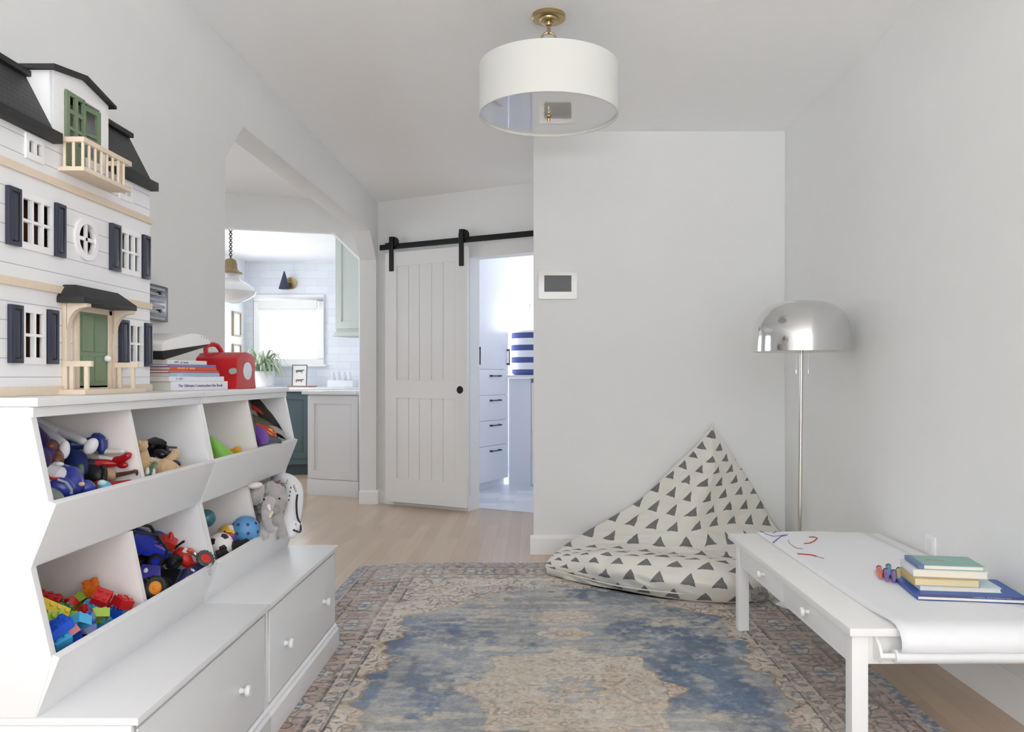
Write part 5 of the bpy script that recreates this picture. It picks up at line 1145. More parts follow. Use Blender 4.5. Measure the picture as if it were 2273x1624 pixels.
for s_y in (-0.033, 0.033):
    b = B(); b.T = Matrix.Translation(c) @ Euler(R3).to_matrix().to_4x4(); b.tube([(-0.055, s_y, -0.01), (-0.052, s_y, 0.042), (0.01, s_y, 0.044), (0.055, s_y, 0.010), (0.062, s_y, -0.012)], 0.0045, seg=8); b.done('roll_cage', BK, t)
for sx in (-0.036, 0.036):
    for sy in (-0.036, 0.036):
        M_ = Matrix.Translation(c) @ Euler(R3).to_matrix().to_4x4(); wheel(M_ @ Vector((sx, sy, -0.026)), (M_.to_3x3() @ Vector((0, 1, 0))), 0.019, 0.014, BK, BLU, t)
t = thing('toy_truck', 'black toy monster truck with thick tyres in the middle of the heap', 'toy truck', V3(365, 1250, -1.06), group=g6)
c = V3(352, 1244, -1.07); R3 = (0.5, -0.2, 1.2); M_ = Matrix.Translation(c) @ Euler(R3).to_matrix().to_4x4()
b = B(); b.T = M_; b.box(-0.04, 0.04, -0.014, 0.014, -0.012, 0.012); b.done('chassis', BK, t, bevel=0.003)
b = B(); b.T = M_; b.cbox((0.0, 0.0, 0.020), (0.05, 0.03, 0.018)); b.done('cab', BLU, t, bevel=0.004)
b = B(); b.T = M_; b.cbox((0.0, 0.0, 0.031), (0.030, 0.022, 0.004)); b.done('grille', tc_((90, 92, 100), 0.3), t, bevel=0.001)
for sx in (-0.034, 0.034):
    for sy in (-0.027, 0.027): wheel(M_ @ Vector((sx, sy, -0.006)), (M_.to_3x3() @ Vector((0, 1, 0))), 0.022, 0.022, BK, tc_((50, 50, 54), 0.4), t)
t = thing('toy_motorcycle', 'red toy motorcycle with a dark wheel on the right of the heap', 'toy motorcycle', V3(420, 1235, -1.0), group=g6)
limb([V3(396, 1230, -1.07), V3(410, 1240, -1.05), V3(420, 1252, -1.03)], [0.018, 0.022, 0.014], 'body', RDV, t, seg=8)
limb([V3(400, 1218, -1.07), V3(425, 1224, -1.03), V3(444, 1236, -1.0)], [0.007, 0.006, 0.005], 'fork', RDV, t, seg=8); limb([V3(420, 1251, -1.02), V3(438, 1250, -1.0), V3(452, 1252, -0.985)], [0.005, 0.005, 0.004], 'frame', RDV, t, seg=8)
wheel(V3(456, 1240, -0.985), (0.7, -0.5, 0.6), 0.026, 0.010, tc_((70, 74, 70), 0.4), RDV, t)
limb([V3(418, 1226, -1.03), V3(432, 1228, -1.01), V3(436, 1234, -1.0)], [0.005, 0.007, 0.005], 'engine', tc_((200, 202, 206), 0.2, metal=0.8), t)
limb([V3(418, 1224, -1.03), V3(425, 1220, -1.02)], [0.006, 0.006], 'flame_trim', tc_((222, 110, 50), 0.3), t, n=5)
t = thing('toy_robot', 'red and black toy robot with raised arms at the top of the heap', 'toy robot', V3(375, 1205, -1.09), group=g6)
c = V3(372, 1210, -1.10); B().cbox(c, (0.04, 0.045, 0.045), (0.3, 0.5, 0.4)).done('torso', RDV, t, bevel=0.006)
limb([V3(374, 1200, -1.09), V3(380, 1192, -1.08), V3(379, 1184, -1.08)], [0.012, 0.008, 0.006], 'arm', RDV, t, seg=8, n=6); B().cyl(V3(379.5, 1196, -1.08), V3(379, 1184, -1.08), 0.006, 0.005).done('hand', BK, t, bevel=0.001)
limb([V3(388, 1216, -1.06), V3(398, 1208, -1.045), V3(408, 1201, -1.03)], [0.004, 0.003, 0.004], 'lever', BK, t, seg=8)
B().cbox(V3(360, 1198, -1.11), (0.035, 0.02, 0.03), (0.8, 0.2, 0.6)).done('leg', RDV, t, bevel=0.004); B().cbox(V3(414, 1222, -1.05), (0.022, 0.012, 0.014), (0.2, 0.6, 0.6)).done('foot', tc_((220, 220, 222), 0.3), t, bevel=0.002)
tag(blob(V3(350, 1196, -1.16), (0.032, 0.028, 0.014), 'toy_disc', tc_((36, 78, 150), 0.4), None, (0.6, 0.5, 0.2)), 'medium blue flying disc behind the red robot', 'disc', g6)
t = thing('toy_board', 'blue toy board with white star and red shape along the front of the vehicle heap', 'toy board', V3(430, 1275, -0.98), group=g6)
pa_, pb_, pc_, pd_ = V3(374, 1322, -0.975), V3(404, 1264, -1.01), V3(455, 1244, -0.985), V3(463, 1262, -0.960)
b = B(); b.grid([[pa_, pa_.lerp(pd_, 0.5), pd_], [pb_, pb_.lerp(pc_, 0.5), pc_]]); o = b.done('board', tc_((26, 52, 110), 0.3), t, normals=False); md = o.modifiers.new('thick', 'SOLIDIFY'); md.thickness = 0.006
ctr = pa_.lerp(pd_, 0.5).lerp(pb_.lerp(pc_, 0.5), 0.62); ex = (pd_-pa_).normalized(); ey = (pb_.lerp(pc_, 0.5)-pa_.lerp(pd_, 0.5)); ey = (ey-ex*ey.dot(ex)).normalized(); ez = ex.cross(ey); ez = ez if ez.dot(Vector((0.6, -1, 0.4))) > 0 else -ez
star = [(0.0085*(1 if k % 2 == 0 else 0.42)*math.cos(PI/2+k*PI/5), 0.0085*(1 if k % 2 == 0 else 0.42)*math.sin(PI/2+k*PI/5)) for k in range(10)]
b = B(); b.prism(star, 0.0035, 0.0048, lambda u, v, w: ctr+ex*u+ey*v+ez*w); b.done('white_star', tc_((236, 236, 240), 0.4), t)
ct2 = pa_.lerp(pd_, 0.45).lerp(pb_.lerp(pc_, 0.45), 0.18); b = B(); b.prism([(0.018*math.cos(2*PI*k/20), 0.010*math.sin(2*PI*k/20)) for k in range(20)], 0.0035, 0.0045, lambda u, v, w: ct2+ex*u+ey*v+ez*w); b.done('red_patch', tc_((190, 60, 50), 0.4), t)
B().tube([V3(374, 1318, -0.98), V3(392, 1290, -0.985), V3(402, 1268, -0.995)], 0.003, seg=8).done('black_edge', BK, t)
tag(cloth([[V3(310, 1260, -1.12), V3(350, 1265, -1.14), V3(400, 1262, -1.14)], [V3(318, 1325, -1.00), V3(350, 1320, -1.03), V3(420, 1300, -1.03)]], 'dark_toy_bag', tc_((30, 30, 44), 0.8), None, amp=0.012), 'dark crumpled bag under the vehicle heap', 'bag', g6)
t = thing('bulldog_clip', 'small clear plastic clip hanging on the front edge between the lower bins', 'clip', V3(466, 1262, -0.948))
B().cbox(V3(465, 1258, -0.947), (0.006, 0.016, 0.022), (0, 0.35, 0)).done('clip_body', mat('clear_plastic', (0, 0, 0)), t, bevel=0.002); B().tube([V3(463, 1262, -0.942), V3(464, 1275, -0.948), V3(468, 1276, -0.948), V3(468, 1262, -0.942)], 0.0012, seg=6).done('wire', CHROME, t)
YM = 2.76
# --- third lower bin: balls
t = thing('soccer_ball', 'small white and black football at the left of the ball bin', 'ball', V3(489, 1209, -1.02), group='balls in the third lower bin')
bm = bmesh.new(); bmesh.ops.create_icosphere(bm, subdivisions=1, radius=1.0)
ico = [v.co.copy().normalized() for v in bm.verts]; bm.free()
phi = [Vector(p).normalized() for p in [(0, s1, s2*1.618) for s1 in (-1, 1) for s2 in (-1, 1)]+[(s1, s2*1.618, 0) for s1 in (-1, 1) for s2 in (-1, 1)]+[(s2*1.618, 0, s1) for s1 in (-1, 1) for s2 in (-1, 1)]]
cb, rb = V3(489, 1209, -1.02), 0.0405
B().ell(cb, rb, seg=48, rings=28).done('ball_skin', tc_((232, 228, 224), 0.35), t, smooth=60)
# turn the pentagons so that one faces the viewer slightly low
tgt_d = Vector((0.52, -0.80, -0.12)).normalized(); q_ = phi[0].rotation_difference(tgt_d)
for k, d in enumerate(phi):
    d = (q_ @ d).normalized(); a = d.cross(Vector((0, 0, 1))).normalized(); c2 = a.cross(d)
    oth = min((x for x in phi if x is not phi[k]), key=lambda x: -(q_ @ x).dot(d)); dr_ = ((q_ @ oth)-d*(q_ @ oth).dot(d)).normalized(); a = dr_; c2 = d.cross(a)
    b = B(); ring = []
    cc = b.v(cb+d*(rb*1.006)); cor = [(math.cos(2*PI*j/5), math.sin(2*PI*j/5)) for j in range(5)]
    ed = [(cor[j][0]*(1-q/5)+cor[(j+1) % 5][0]*q/5, cor[j][1]*(1-q/5)+cor[(j+1) % 5][1]*q/5) for j in range(5) for q in range(5)]
    for rr_ in (0.09, 0.18, 0.27, 0.355): ring.append([b.v(cb+(d+a*rr_*x_+c2*rr_*y_).normalized()*rb*1.006) for x_, y_ in ed])
    for j in range(25): b.f([cc, ring[0][j], ring[0][(j+1) % 25]])
    for A_, C_ in zip(ring, ring[1:]):
        for j in range(25): b.f([A_[j], C_[j], C_[(j+1) % 25], A_[(j+1) % 25]])
    b.done('black_pentagon', tc_((42, 38, 44), 0.35), t)
t = thing('hollow_ball', 'sky blue plastic ball with round holes at the right of the ball bin', 'ball', V3(545, 1176, -0.995), group='balls in the third lower bin')
cb, rb = V3(545, 1176, -0.995), 0.0485
B().ell(cb, rb, seg=48, rings=28).done('shell', tc_((92, 152, 204), 0.4), t, smooth=60)
for k, d in enumerate([Vector((math.cos(th_)*math.cos(ph_), math.sin(th_)*math.cos(ph_), math.sin(ph_))) for (th_, ph_) in [(math.radians(-60+i*45+(22 if j % 2 else 0)), math.radians(j)) for j in (-38, -4, 32) for i in range(8)]]):
    d = d.normalized(); b = B(); M_ = Matrix.Translation(cb+d*(rb-0.0006)) @ Vector((0, 0, 1)).rotation_difference(d).to_matrix().to_4x4(); b.T = M_; b.lathe([(0, 0.0002), (0.0052, 0.0002), (0.0058, 0.0009), (0.0050, 0.0011), (0, 0.0007)], seg=18); b.done('hole', tc_((40, 70, 104), 0.6), t)
FB = bpy.data.materials.new('flag_print'); FB.use_nodes = True; nt = FB.node_tree; b_ = principled(FB); tcn = N(nt, 'ShaderNodeTexCoord'); vo = N(nt, 'ShaderNodeTexVoronoi'); vo.distance = 'CHEBYCHEV'; vo.inputs['Scale'].default_value = 42; nt.links.new(tcn.outputs['Object'], vo.inputs['Vector'])
cr = N(nt, 'ShaderNodeValToRGB'); cr.color_ramp.interpolation = 'CONSTANT'
sepc = N(nt, 'ShaderNodeSeparateColor'); nt.links.new(vo.outputs['Color'], sepc.inputs[0]); nt.links.new(sepc.outputs[0], cr.inputs[0])
for k, (p_, c_) in enumerate(((0, (228, 226, 222)), (0.3, (186, 40, 46)), (0.45, (40, 96, 176)), (0.62, (226, 190, 50)), (0.76, (228, 226, 222)), (0.88, (92, 74, 140)))):
    el = cr.color_ramp.elements[k] if k < 2 else cr.color_ramp.elements.new(p_); el.position = p_; el.color = (*s2l(c_), 1)
nt.links.new(cr.outputs[0], b_.inputs['Base Color']); b_.inputs['Roughness'].default_value = 0.35
tag(B().ell((0, 0, 0), 0.042, seg=40, rings=24).done('printed_ball', FB, smooth=60), 'ball printed with colourful flags behind the football', 'ball', 'balls in the third lower bin').location = V3(508, 1190, -1.045)
tag(B().ell((0, 0, 0), 0.030, seg=32, rings=20).done('teal_ball', tc_((70, 122, 136), 0.15), smooth=60), 'glossy dark teal ball half hidden by the divider', 'ball', 'balls in the third lower bin').location = V3(458, 1150, -1.10)
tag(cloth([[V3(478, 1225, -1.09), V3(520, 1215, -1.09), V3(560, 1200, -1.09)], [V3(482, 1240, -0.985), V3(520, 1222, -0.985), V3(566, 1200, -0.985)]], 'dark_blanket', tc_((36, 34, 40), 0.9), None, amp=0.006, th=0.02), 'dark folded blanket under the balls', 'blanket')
YM = 3.6
# --- right lower bin: plush elephant and shuttle
FUR = mat('grey_long_fur', (176, 172, 170), 0.95, var=0.12, bump=1.0, scale=120, sheen=0.6); EARP = mat('pale_pink_plush', (222, 214, 212), 0.9)
t = thing('plush_elephant', 'grey fluffy plush elephant spilling out of the right lower bin', 'plush toy', V3(597, 1130, -0.99))
f_ = lambda a, fr: (lambda co: Vector((noise.noise(co*fr), noise.noise(co*fr+Vector((5, 5, 5))), noise.noise(co*fr+Vector((9, 1, 3)))))*a)
B().ell(V3(600, 1108, -0.985), (0.060, 0.058, 0.066), seg=40, rings=24).done('head', FUR, t, smooth=80, noisef=f_(0.013, 55))
B().ell(V3(603, 1160, -0.985), (0.058, 0.060, 0.058), seg=40, rings=24).done('body', FUR, t, smooth=80, noisef=f_(0.013, 60))
o = B().ell(V3(572, 1098, -0.985), (0.022, 0.030, 0.040), (0.2, 0.3, 0), seg=32, rings=18).done('ear', FUR, t, smooth=80, noisef=f_(0.007, 50))
blob(V3(566, 1077, -0.975), (0.026, 0.020, 0.012), 'ear_lining', EARP, t, (0, -0.1, 0.2))
o = B().ell(V3(628, 1110, -0.955), (0.020, 0.030, 0.040), (0, -0.3, 0), seg=32, rings=18).done('ear', FUR, t, smooth=80, noisef=f_(0.008, 50))
limb([V3(598, 1112, -0.93), V3(592, 1135, -0.92), V3(594, 1160, -0.92), V3(602, 1176, -0.92)], [0.022, 0.018, 0.014, 0.012], 'trunk', FUR, t)
for q in ((596, 1122, 599, 1131), (603, 1137, 599, 1147)): limb([V3(q[0], q[1], -0.905), V3(q[2], q[3], -0.90)], [0.007, 0.004], 'tusk', tc_((226, 216, 206), 0.6), t, n=5)
for q in ((586, 1108), (620, 1106)): blob(V3(q[0], q[1], -0.928), 0.004, 'eye', tc_((20, 20, 22), 0.1), t)
limb([V3(590, 1165, -0.95), V3(583, 1180, -0.945), V3(588, 1190, -0.945)], [0.022, 0.020, 0.016], 'leg', FUR, t); limb([V3(620, 1165, -0.95), V3(625, 1178, -0.935), V3(628, 1186, -0.93)], [0.022, 0.020, 0.017], 'leg', FUR, t)
t = thing('plush_shuttle', 'white plush space shuttle with black trim leaning out at the bin end', 'plush toy', V3(645, 1120, -0.935))
SW = tc_((228, 228, 232), 0.6)
pts = [V3(612, 1062, -1.03), V3(634, 1068, -0.985), V3(648, 1085, -0.95), V3(650, 1115, -0.93), V3(646, 1150, -0.92), V3(648, 1180, -0.905)]
limb(pts, [0.020, 0.034, 0.040, 0.040, 0.036, 0.026], 'fuselage', SW, t, seg=24, n=24)
B().tube(catmull([V3(660, 1098, -0.905), V3(658, 1118, -0.895), V3(660, 1146, -0.885), V3(667, 1164, -0.875), V3(666, 1180, -0.87), V3(652, 1176, -0.875)], 18), 0.0038, seg=8).done('black_trim', BK, t)
b = B(); b.prism([(0, 0), (0.055, -0.018), (0.060, -0.045), (0.0, -0.028)], -0.004, 0.004, lambda u, v, w: V3(650, 1152, -0.90)+Vector((u*0.55, w+u*0.3, v))); b.done('wing', SW, t, bevel=0.003)
for k in range(4): blob(V3(645.5-1.5*k, 1082+9*k, -0.915+0.002*k), (0.0028, 0.002, 0.004), 'window_dot', BK, t, seg=12)
B().tube([V3(622, 1076, -0.965), V3(632, 1076, -0.944), V3(634, 1084, -0.934)], 0.0012, seg=6).done('stitched_line', BK, t)
B().tube([V3(624, 1072, -0.965), V3(636, 1073, -0.938), V3(638, 1064, -0.945)], 0.0012, seg=6).done('stitched_line', BK, t)
B().tube([V3(613, 1071, -0.985), V3(618, 1068, -0.975), V3(622, 1066, -0.965)], 0.002, seg=6).done('red_tab', tc_((190, 60, 60), 0.6), t)
blob(V3(657, 1163, -0.882), (0.004, 0.003, 0.006), 'red_patch', tc_((220, 170, 170), 0.6), t, seg=12)
text_part('lettering', 'NASA', 0.012, BK, t, frame_m(V3(651, 1076, -0.912), (0.3, 0.3, -1.0), (0.5, 0.5, 0.3)), align='LEFT')
# ------------------------------------------------------------------ kitchen seen through the openings
KW = mat('kitchen_cabinet_white', (226, 227, 230), 0.4); SAGE = mat('kitchen_cabinet_sage', (206, 214, 210), 0.4); TEAL = mat('kitchen_cabinet_teal', (84, 104, 110), 0.45)
MARB = mat('white_marble', (236, 237, 240), 0.2, var=0.03, scale=4)
def shaker(b, fn, a0, a1, z0, z1, w0, rail=0.06, dep=0.018):
    """framed door in u,z; front at w0, thickness towards +w"""
    b.prism(rect(a0, a1, z0, z1), w0, w0+dep, fn, holes=[rect(a0+rail, a1-rail, z0+rail, z1-rail)])
    b.prism(rect(a0+rail-0.004, a1-rail+0.004, z0+rail-0.004, z1-rail+0.004), w0+0.009, w0+dep, fn)
# peninsula end panel
pa, pb = Vector((-2.107, 7.467, 0)), Vector((-1.50, 7.21, 0)); pd = (pb-pa).normalized(); pn = Vector((-pd.y, pd.x, 0))
def PW(u, v, w): return pa+pd*u+pn*w+Vector((0, 0, v))
pen = thing('peninsula', 'white panelled kitchen peninsula behind the hall pillar', 'peninsula', PW(0.3, 0, 0.3))
b = B(); b.prism(rect(0, 0.56, 0, 0.935), 0.012, 0.60, PW); b.done('body', KW, pen)
b = B(); shaker(b, PW, 0.0, 0.56, 0.15, 0.925, -0.006, 0.075, 0.020); b.done('end_panel', KW, pen, bevel=0.002)
b = B(); b.prism(rect(-0.004, 0.57, 0, 0.145), -0.010, 0.012, PW); b.done('skirting', KW, pen, bevel=0.003)
tag(B().prism(rect(-0.045, 0.565, 0.936, 0.970), -0.04, 0.66, PW).done('peninsula_worktop', MARB, bevel=0.005), 'white marble top of the kitchen peninsula', 'worktop')
# teal base cabinets
ta = Vector((-2.98, 8.80, 0)); td = Vector((0.965, 0.22, 0)).normalized(); tn = Vector((-td.y, td.x, 0))
def TW(u, v, w): return ta+td*u+tn*w+Vector((0, 0, v))
for k, lab in enumerate(('teal kitchen base cabinet partly hidden by the storage unit', 'teal kitchen base cabinet next to the white peninsula')):
    t = thing('base_cabinet', lab, 'cabinet', TW(0.25+0.5*k, 0, 0.3), group='teal kitchen base cabinets')
    a0 = 0.5*k
    b = B(); b.prism(rect(a0, a0+0.499, 0.12, 0.935), 0.02, 0.55, TW); b.done('carcass', TEAL, t)
    b = B(); shaker(b, TW, a0+0.003, a0+0.496, 0.19, 0.92, 0.0, 0.07, 0.018); b.done('door', TEAL, t, bevel=0.002)
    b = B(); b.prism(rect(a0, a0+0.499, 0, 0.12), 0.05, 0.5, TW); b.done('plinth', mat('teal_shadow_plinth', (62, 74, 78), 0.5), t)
tag(B().prism(rect(-0.3, 1.1, 0.936, 0.968), -0.03, 0.62, TW).done('kitchen_worktop', MARB, bevel=0.004), 'white worktop over the teal kitchen cabinets', 'worktop')
# back counter under the window
t = thing('base_cabinet', 'long white kitchen base cabinet under the window', 'cabinet', (-2.7, 10.2, 0))
B().box(-3.78, -1.6, 9.95, 10.49, 0, 0.935).done('carcass', KW, t)
tag(B().box(-3.79, -1.5, 9.90, 10.495, 0.936, 0.970).done('window_worktop', MARB, bevel=0.004), 'bright white worktop running under the kitchen window', 'worktop')
# upper cabinet
ua = Vector((-2.06, 8.30, 0)); 
def UW(u, v, w): return ua+pd*u+pn*w+Vector((0, 0, v))
t = thing('wall_cabinet', 'pale sage kitchen wall cabinet above the peninsula', 'wall cabinet', UW(0.3, 1.6, 0.15))
B().prism(rect(0, 0.62, 1.56, 2.60), 0.02, 0.34, UW).done('carcass', SAGE, t)
b = B(); shaker(b, UW, 0.003, 0.61, 1.60, 2.58, 0.0, 0.075, 0.02); b.done('door', SAGE, t, bevel=0.002)
B().prism([(-0.03, 1.520), (0.62, 1.520), (0.62, 1.565), (0.0, 1.565)], -0.012, 0.34, UW).done('light_rail', SAGE, t, bevel=0.004)
# wall sconce
c = P(645, 628, 10.47); s = thing('wall_sconce', 'navy cone wall sconce with a brass backplate above the kitchen window', 'sconce', (c.x, 10.495, c.z))
B().cyl((c.x, 10.498, c.z), (c.x, 10.478, c.z), 0.080, seg=36).done('backplate', BRASS, s, bevel=0.003)
B().cyl((c.x, 10.48, c.z+0.01), (c.x-0.035, 10.39, c.z+0.02), 0.011).done('arm', BRASS, s)
a = P(630, 601, 10.36); d2 = P(631, 641, 10.36)
B().lathe([(0, a.z), (0.006, a.z-0.004), (0.072, d2.z), (0.069, d2.z), (0.004, a.z-0.012), (0, a.z-0.012)], (d2.x, 10.36, 0), seg=36).done('cone_shade', mat('navy_metal', (46, 54, 78), 0.35), s)
# pendant
pc = P(512, 640, 8.0); pz = 836
pl = thing('pendant_lamp', 'white glass pendant lamp with brass fitter hanging on a chain at the left jamb', 'pendant lamp', (pc.x, 8.0, ZC))
z1 = P(0, 607, 8.0).z; z2 = P(0, 572, 8.0).z; z3 = P(0, 672, 8.0).z
b = B(); n_ = 16; zz = z2; L_ = (ZC-z2)/n_
for k in range(n_):
    cz = z2+L_*(k+0.5); ax_ = (1, 0) if k % 2 else (0, 1)
    b.tube([(pc.x+0.014*math.cos(a)*ax_[0], 8.0+0.014*math.cos(a)*ax_[1], cz+L_*0.62*math.sin(a)) for a in [2*PI*j/12 for j in range(12)]], 0.0045, seg=6, closed=True)
b.done('chain', mat('aged_bronze', (90, 80, 66), 0.4, metal=1.0), pl)
B().lathe([(0, z2), (0.02, z2-0.005), (0.05, z2-0.02), (0.062, z2-0.06), (0.066, z1+0.05), (0.085, z1+0.025), (0.11, z1+0.012), (0.115, z1), (0, z1)], (pc.x, 8.0, 0), seg=40).done('fitter', mat('antique_brass', (150, 132, 100), 0.45, metal=0.9), pl)
B().lathe([(0.07, z1), (0.08, z1-0.05), (0.15, z1-0.09), (0.225, z1-0.14), (0.245, z1-0.18), (0.225, z1-0.22), (0.16, z1-0.26), (0.08, z3), (0, z3-0.01)], (pc.x, 8.0, 0), seg=48).done('glass_shade', mat('opal_glass', (240, 242, 244), 0.15), pl)
# plant in a white pot
pp = Vector((-3.43, 10.10, 0.971)); s_ = pp.y/FPX
plant = thing('potted_plant', 'spider plant in a white pot on the bright kitchen worktop', 'plant', pp)
B().lathe([(0, 0), (0.10, 0), (0.118, 0.02), (0.125, 0.20), (0.118, 0.20), (0.110, 0.16), (0, 0.16)], pp, seg=36).done('pot', mat('white_ceramic', (240, 240, 242), 0.2), plant)
LEAF = mat('spider_leaf_green', (158, 176, 146), 0.5, var=0.2, scale=20); LEAF2 = mat('spider_leaf_pale', (196, 208, 184), 0.5, var=0.1, scale=20)
random.seed(4)
for grp, mm_ in (('leaves', LEAF), ('pale_leaves', LEAF2)):
    b = B()
    for k in range(60):
        a = random.uniform(0, 2*PI); L = random.uniform(0.20, 0.33); up = random.uniform(1.1, 2.5); c0 = pp+Vector((0.03*math.cos(a), 0.03*math.sin(a), 0.17))
        pts = []
        for i in range(7):
            t = i/6; r = L*t*(1.0-0.15*t); h = L*up*t*(1-0.3*t)-L*1.0*t**2.6
            pts.append(c0+Vector((r*math.cos(a), r*math.sin(a), h)))
        sd = Vector((-math.sin(a), math.cos(a), 0)); R_ = []
        for i, p in enumerate(pts):
            wd = 0.019*math.sin(PI*(0.12+0.86*i/6))
            R_.append([p-sd*wd+Vector((0, 0, 0.003)), p, p+sd*wd+Vector((0, 0, 0.003))])
        b.grid(R_)
    o = b.done(grp, mm_, plant, normals=False); md = o.modifiers.new('thick', 'SOLIDIFY'); md.thickness = 0.001
# framed print, board, dish
f0 = Vector((-2.98, 10.15, 0.971))
pf = thing('framed_print', 'small dark-framed print of two cows leaning on the kitchen worktop', 'framed print', f0, (math.radians(-6), 0, 0))
b = B(); b.prism(rect(-0.095, 0.095, 0, 0.285), 0, 0.014, fxz, holes=[rect(-0.087, 0.087, 0.008, 0.277)]); b.done('frame', mat('dark_frame', (64, 54, 50), 0.4), pf, local=True)
B().box(-0.088, 0.088, 0.006, 0.012, 0.007, 0.278).done('print_paper', mat('print_paper', (232, 230, 228), 0.5), pf, local=True)
def cow(zc, col):
    b = B(); p = [(-0.045, 0.012), (-0.05, -0.005), (-0.044, -0.012), (-0.040, -0.030), (-0.034, -0.030), (-0.032, -0.012), (0.022, -0.012), (0.026, -0.030), (0.032, -0.030), (0.034, -0.008), (0.040, 0.004), (0.056, 0.004), (0.060, 0.014), (0.048, 0.020), (0.038, 0.016)]
    b.prism([(x, zc+y) for x, y in p], 0.0045, 0.006, fxz); b.done('cow_picture', mat('ink_%d' % col[0], col, 0.7), pf, local=True)
cow(0.205, (110, 100, 98)); cow(0.085, (150, 110, 104))
tag(B().prism(rrect(-3.06, -2.72, 9.91, 10.06, 0.02), 0.971, 0.988, lambda u, v, w: (u, v, w)).done('cutting_board', mat('walnut_board', (150, 118, 98), 0.5, var=0.1, scale=12), bevel=0.003), 'brown wooden cutting board on the kitchen worktop', 'cutting board')
dk = thing('dish_rack', 'white dish rack with upright plates at the right of the kitchen worktop', 'dish rack', (-2.42, 10.15, 0.971))
b = B(); b.prism(rect(-2.58, -2.26, 10.0, 10.30), 0.9715, 1.055, lambda u, v, w: (u, v, w), holes=[rect(-2.565, -2.275, 10.015, 10.285)]); b.box(-2.57, -2.27, 10.01, 10.29, 0.972, 0.98); b.done('tray', MARB, dk, bevel=0.004)
for k in range(4): B().cyl((-2.54+k*0.07, 10.15, 1.075), (-2.532+k*0.07, 10.15, 1.076), 0.095, seg=28).done('plate', mat('white_ceramic', (0, 0, 0)), dk, bevel=0.002)
# pictures on the side window wall
for k, (y0_, z0_, z1_) in enumerate(((9.62, 1.62, 1.93), (9.62, 1.22, 1.52))):
    t = thing('wall_picture', ('upper' if k == 0 else 'lower')+' of two narrow framed pictures beside the kitchen window', 'picture', (-3.79, 10.2, z0_), group='framed pictures by the kitchen window')
    b = B(); framebox(b, 10.05, 10.32, z0_, z1_, 0.02, -3.80, -3.775, fyz); b.done('frame', mat('thin_wood_frame', (176, 160, 140), 0.5), t)
    B().box(-3.80, -3.79, 10.06, 10.31, z0_+0.01, z1_-0.01).done('print_paper', mat('print_paper', (0, 0, 0)), t)
# ------------------------------------------------------------------ laundry room
LWH = mat('laundry_white', (232, 235, 242), 0.35)
PULL = mat('dark_pull', (60, 60, 64), 0.35, metal=0.6)
fu = 0.447
def LWf(u, v, w): return DW(w, v, u)     # u along n, w = distance along dd
def pull(parent, w0, w1, z, vert=False):
    b = B()
    if vert: b.cyl(DW(fu+0.028, z-0.085, w0), DW(fu+0.028, z+0.085, w0), 0.006, seg=8); ends = [(w0, z-0.07), (w0, z+0.07)]
    else: b.cyl(DW(fu+0.028, z, w0), DW(fu+0.028, z, w1), 0.006, seg=8); ends = [(w0+0.02, z), (w1-0.02, z)]
    for (ww, z_) in ends: b.cyl(DW(fu, z_, ww), DW(fu+0.03, z_, ww), 0.009, seg=8)
    b.done('pull', PULL, parent)
cabs = [(0.40, 0.965, 'tall white laundry cabinet nearest the doorway'), (0.967, 1.532, 'tall white laundry cabinet with a stack of drawers')]
for a0, a1, lab in cabs:
    t = thing('tall_cabinet', lab, 'cabinet', DW(0.1, 0, (a0+a1)/2), group='tall white laundry cabinets')
    b = B(); b.prism(rect(a0, a1, 0.075, 2.45), -0.17, fu-0.02, LWf); b.done('carcass', LWH, t)
    b = B(); b.prism(rect(a0, a1, 0.0, 0.075), -0.17, fu-0.05, LWf); b.done('plinth', LWH, t)
    b = B(); b.prism(rect(a0+0.003, a1-0.003, 1.175, 2.445), fu-0.02, fu, LWf); d_ = b.done('door', LWH, t, bevel=0.0015)
    pull(d_, (a1-0.03), 0, 1.30, True)
    for z0, z1, zp in ((0.078, 0.420, 0.372), (0.424, 0.668, 0.622), (0.672, 0.918, 0.868), (0.922, 1.171, 1.109)):
        d_ = B().prism(rect(a0+0.003, a1-0.003, z0, z1), fu-0.02, fu, LWf).done('drawer', LWH, t, bevel=0.0015)
        pull(d_, (a0+a1)/2-0.10, (a0+a1)/2+0.10, zp)
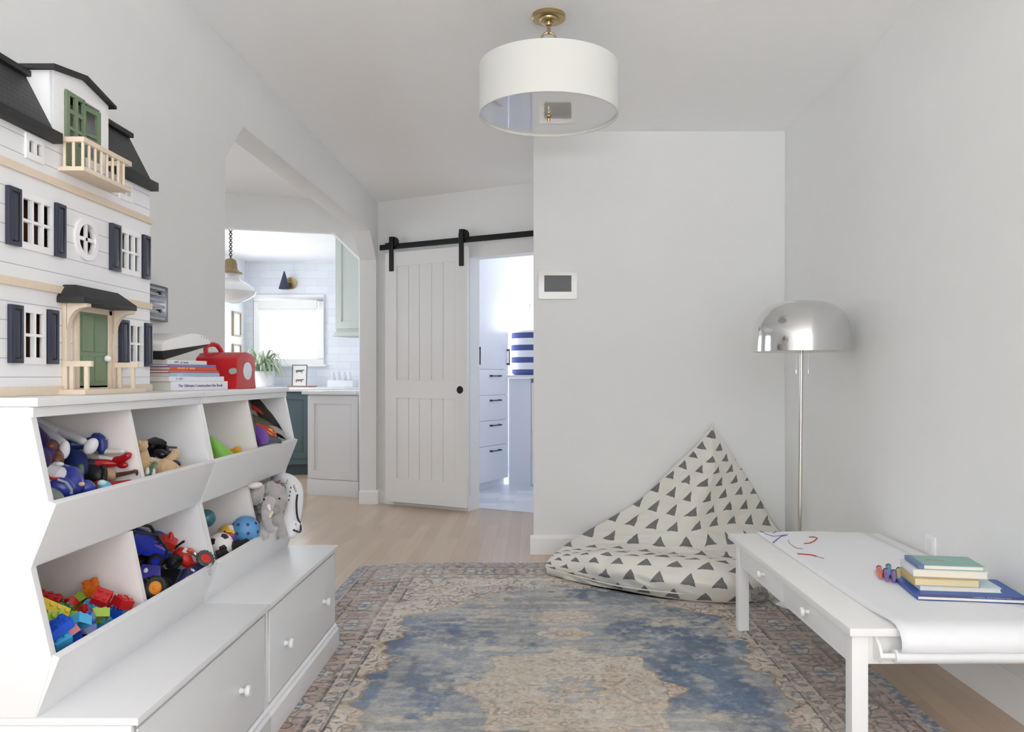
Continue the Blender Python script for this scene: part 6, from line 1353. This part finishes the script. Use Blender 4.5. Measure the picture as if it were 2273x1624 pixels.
# end panel, counter, washer, basket
t = thing('laundry_end_panel', 'white side panel carrying the laundry counter', 'panel', DW(0.56, 0, 1.60))
B().prism(rect(fu+0.004, fu+0.255, 0, 1.085), 1.535, 2.15, DW).done('panel', LWH, t, bevel=0.002)
tag(B().prism(rect(fu+0.004, 1.45, 1.088, 1.118), 1.50, 2.18, DW).done('laundry_counter', MARB, bevel=0.003), 'white counter above the washing machine', 'counter')
t = thing('washing_machine', 'white front-loading washing machine behind the corner of the back wall', 'washing machine', DW(1.05, 0, 1.85))
B().prism(rect(fu+0.26, fu+0.86, 0.01, 1.083), 1.54, 2.14, DW).done('body', mat('gloss_appliance_white', (236, 238, 242), 0.2), t, bevel=0.01)
B().prism(rect(fu+0.265, fu+0.42, 1.04, 1.078), 1.532, 1.545, DW).done('control_panel', mat('grey_panel', (120, 122, 128), 0.3), t, bevel=0.002)
M0 = Matrix.Translation(DW(fu+0.56, 0.66, 1.535)) @ Vector((0, 0, 1)).rotation_difference(-dn).to_matrix().to_4x4()
b = B(); b.T = M0; b.lathe([(0.235, -0.004), (0.235, 0.012), (0.215, 0.022), (0.17, 0.020), (0.155, 0.004), (0, -0.003)], seg=48); b.done('round_door', CHROME, t)
Wd, Hd = 0.52, 0.50
bc = DW(fu+0.20, 1.1185, 1.84)
bk_ = thing('laundry_basket', 'navy and white striped fabric basket on the laundry counter', 'basket', bc)
SM = bpy.data.materials.new('navy_white_stripes'); SM.use_nodes = True; nt = SM.node_tree; b_ = principled(SM); tc = N(nt, 'ShaderNodeTexCoord'); sp = N(nt, 'ShaderNodeSeparateXYZ'); nt.links.new(tc.outputs['Object'], sp.inputs[0])
st = MATH(nt, 'LESS_THAN', MATH(nt, 'FRACT', MATH(nt, 'ADD', MATH(nt, 'MULTIPLY', sp.outputs[2], 1/0.126), 0.0)), 0.46)
nt.links.new(MIXC(nt, st, s2l((228, 230, 236)), s2l((74, 86, 138))), b_.inputs['Base Color']); b_.inputs['Roughness'].default_value = 0.85
b = B(); b.lathe([(0, 0.0), (0.26, 0.0), (0.285, 0.02), (0.295, 0.24), (0.290, 0.455), (0.283, 0.457), (0.285, 0.24), (0.275, 0.03), (0, 0.01)], bc, seg=48, sq=0.72); b.done('body', SM, bk_)
b = B(); b.tube([bc+Vector((0.02, -0.208, 0.42)), bc+Vector((0.06, -0.225, 0.40)), bc+Vector((0.12, -0.22, 0.41)), bc+Vector((0.16, -0.185, 0.43))], 0.012, seg=8); b.done('handle', mat('navy_webbing', (74, 86, 138), 0.8), bk_)
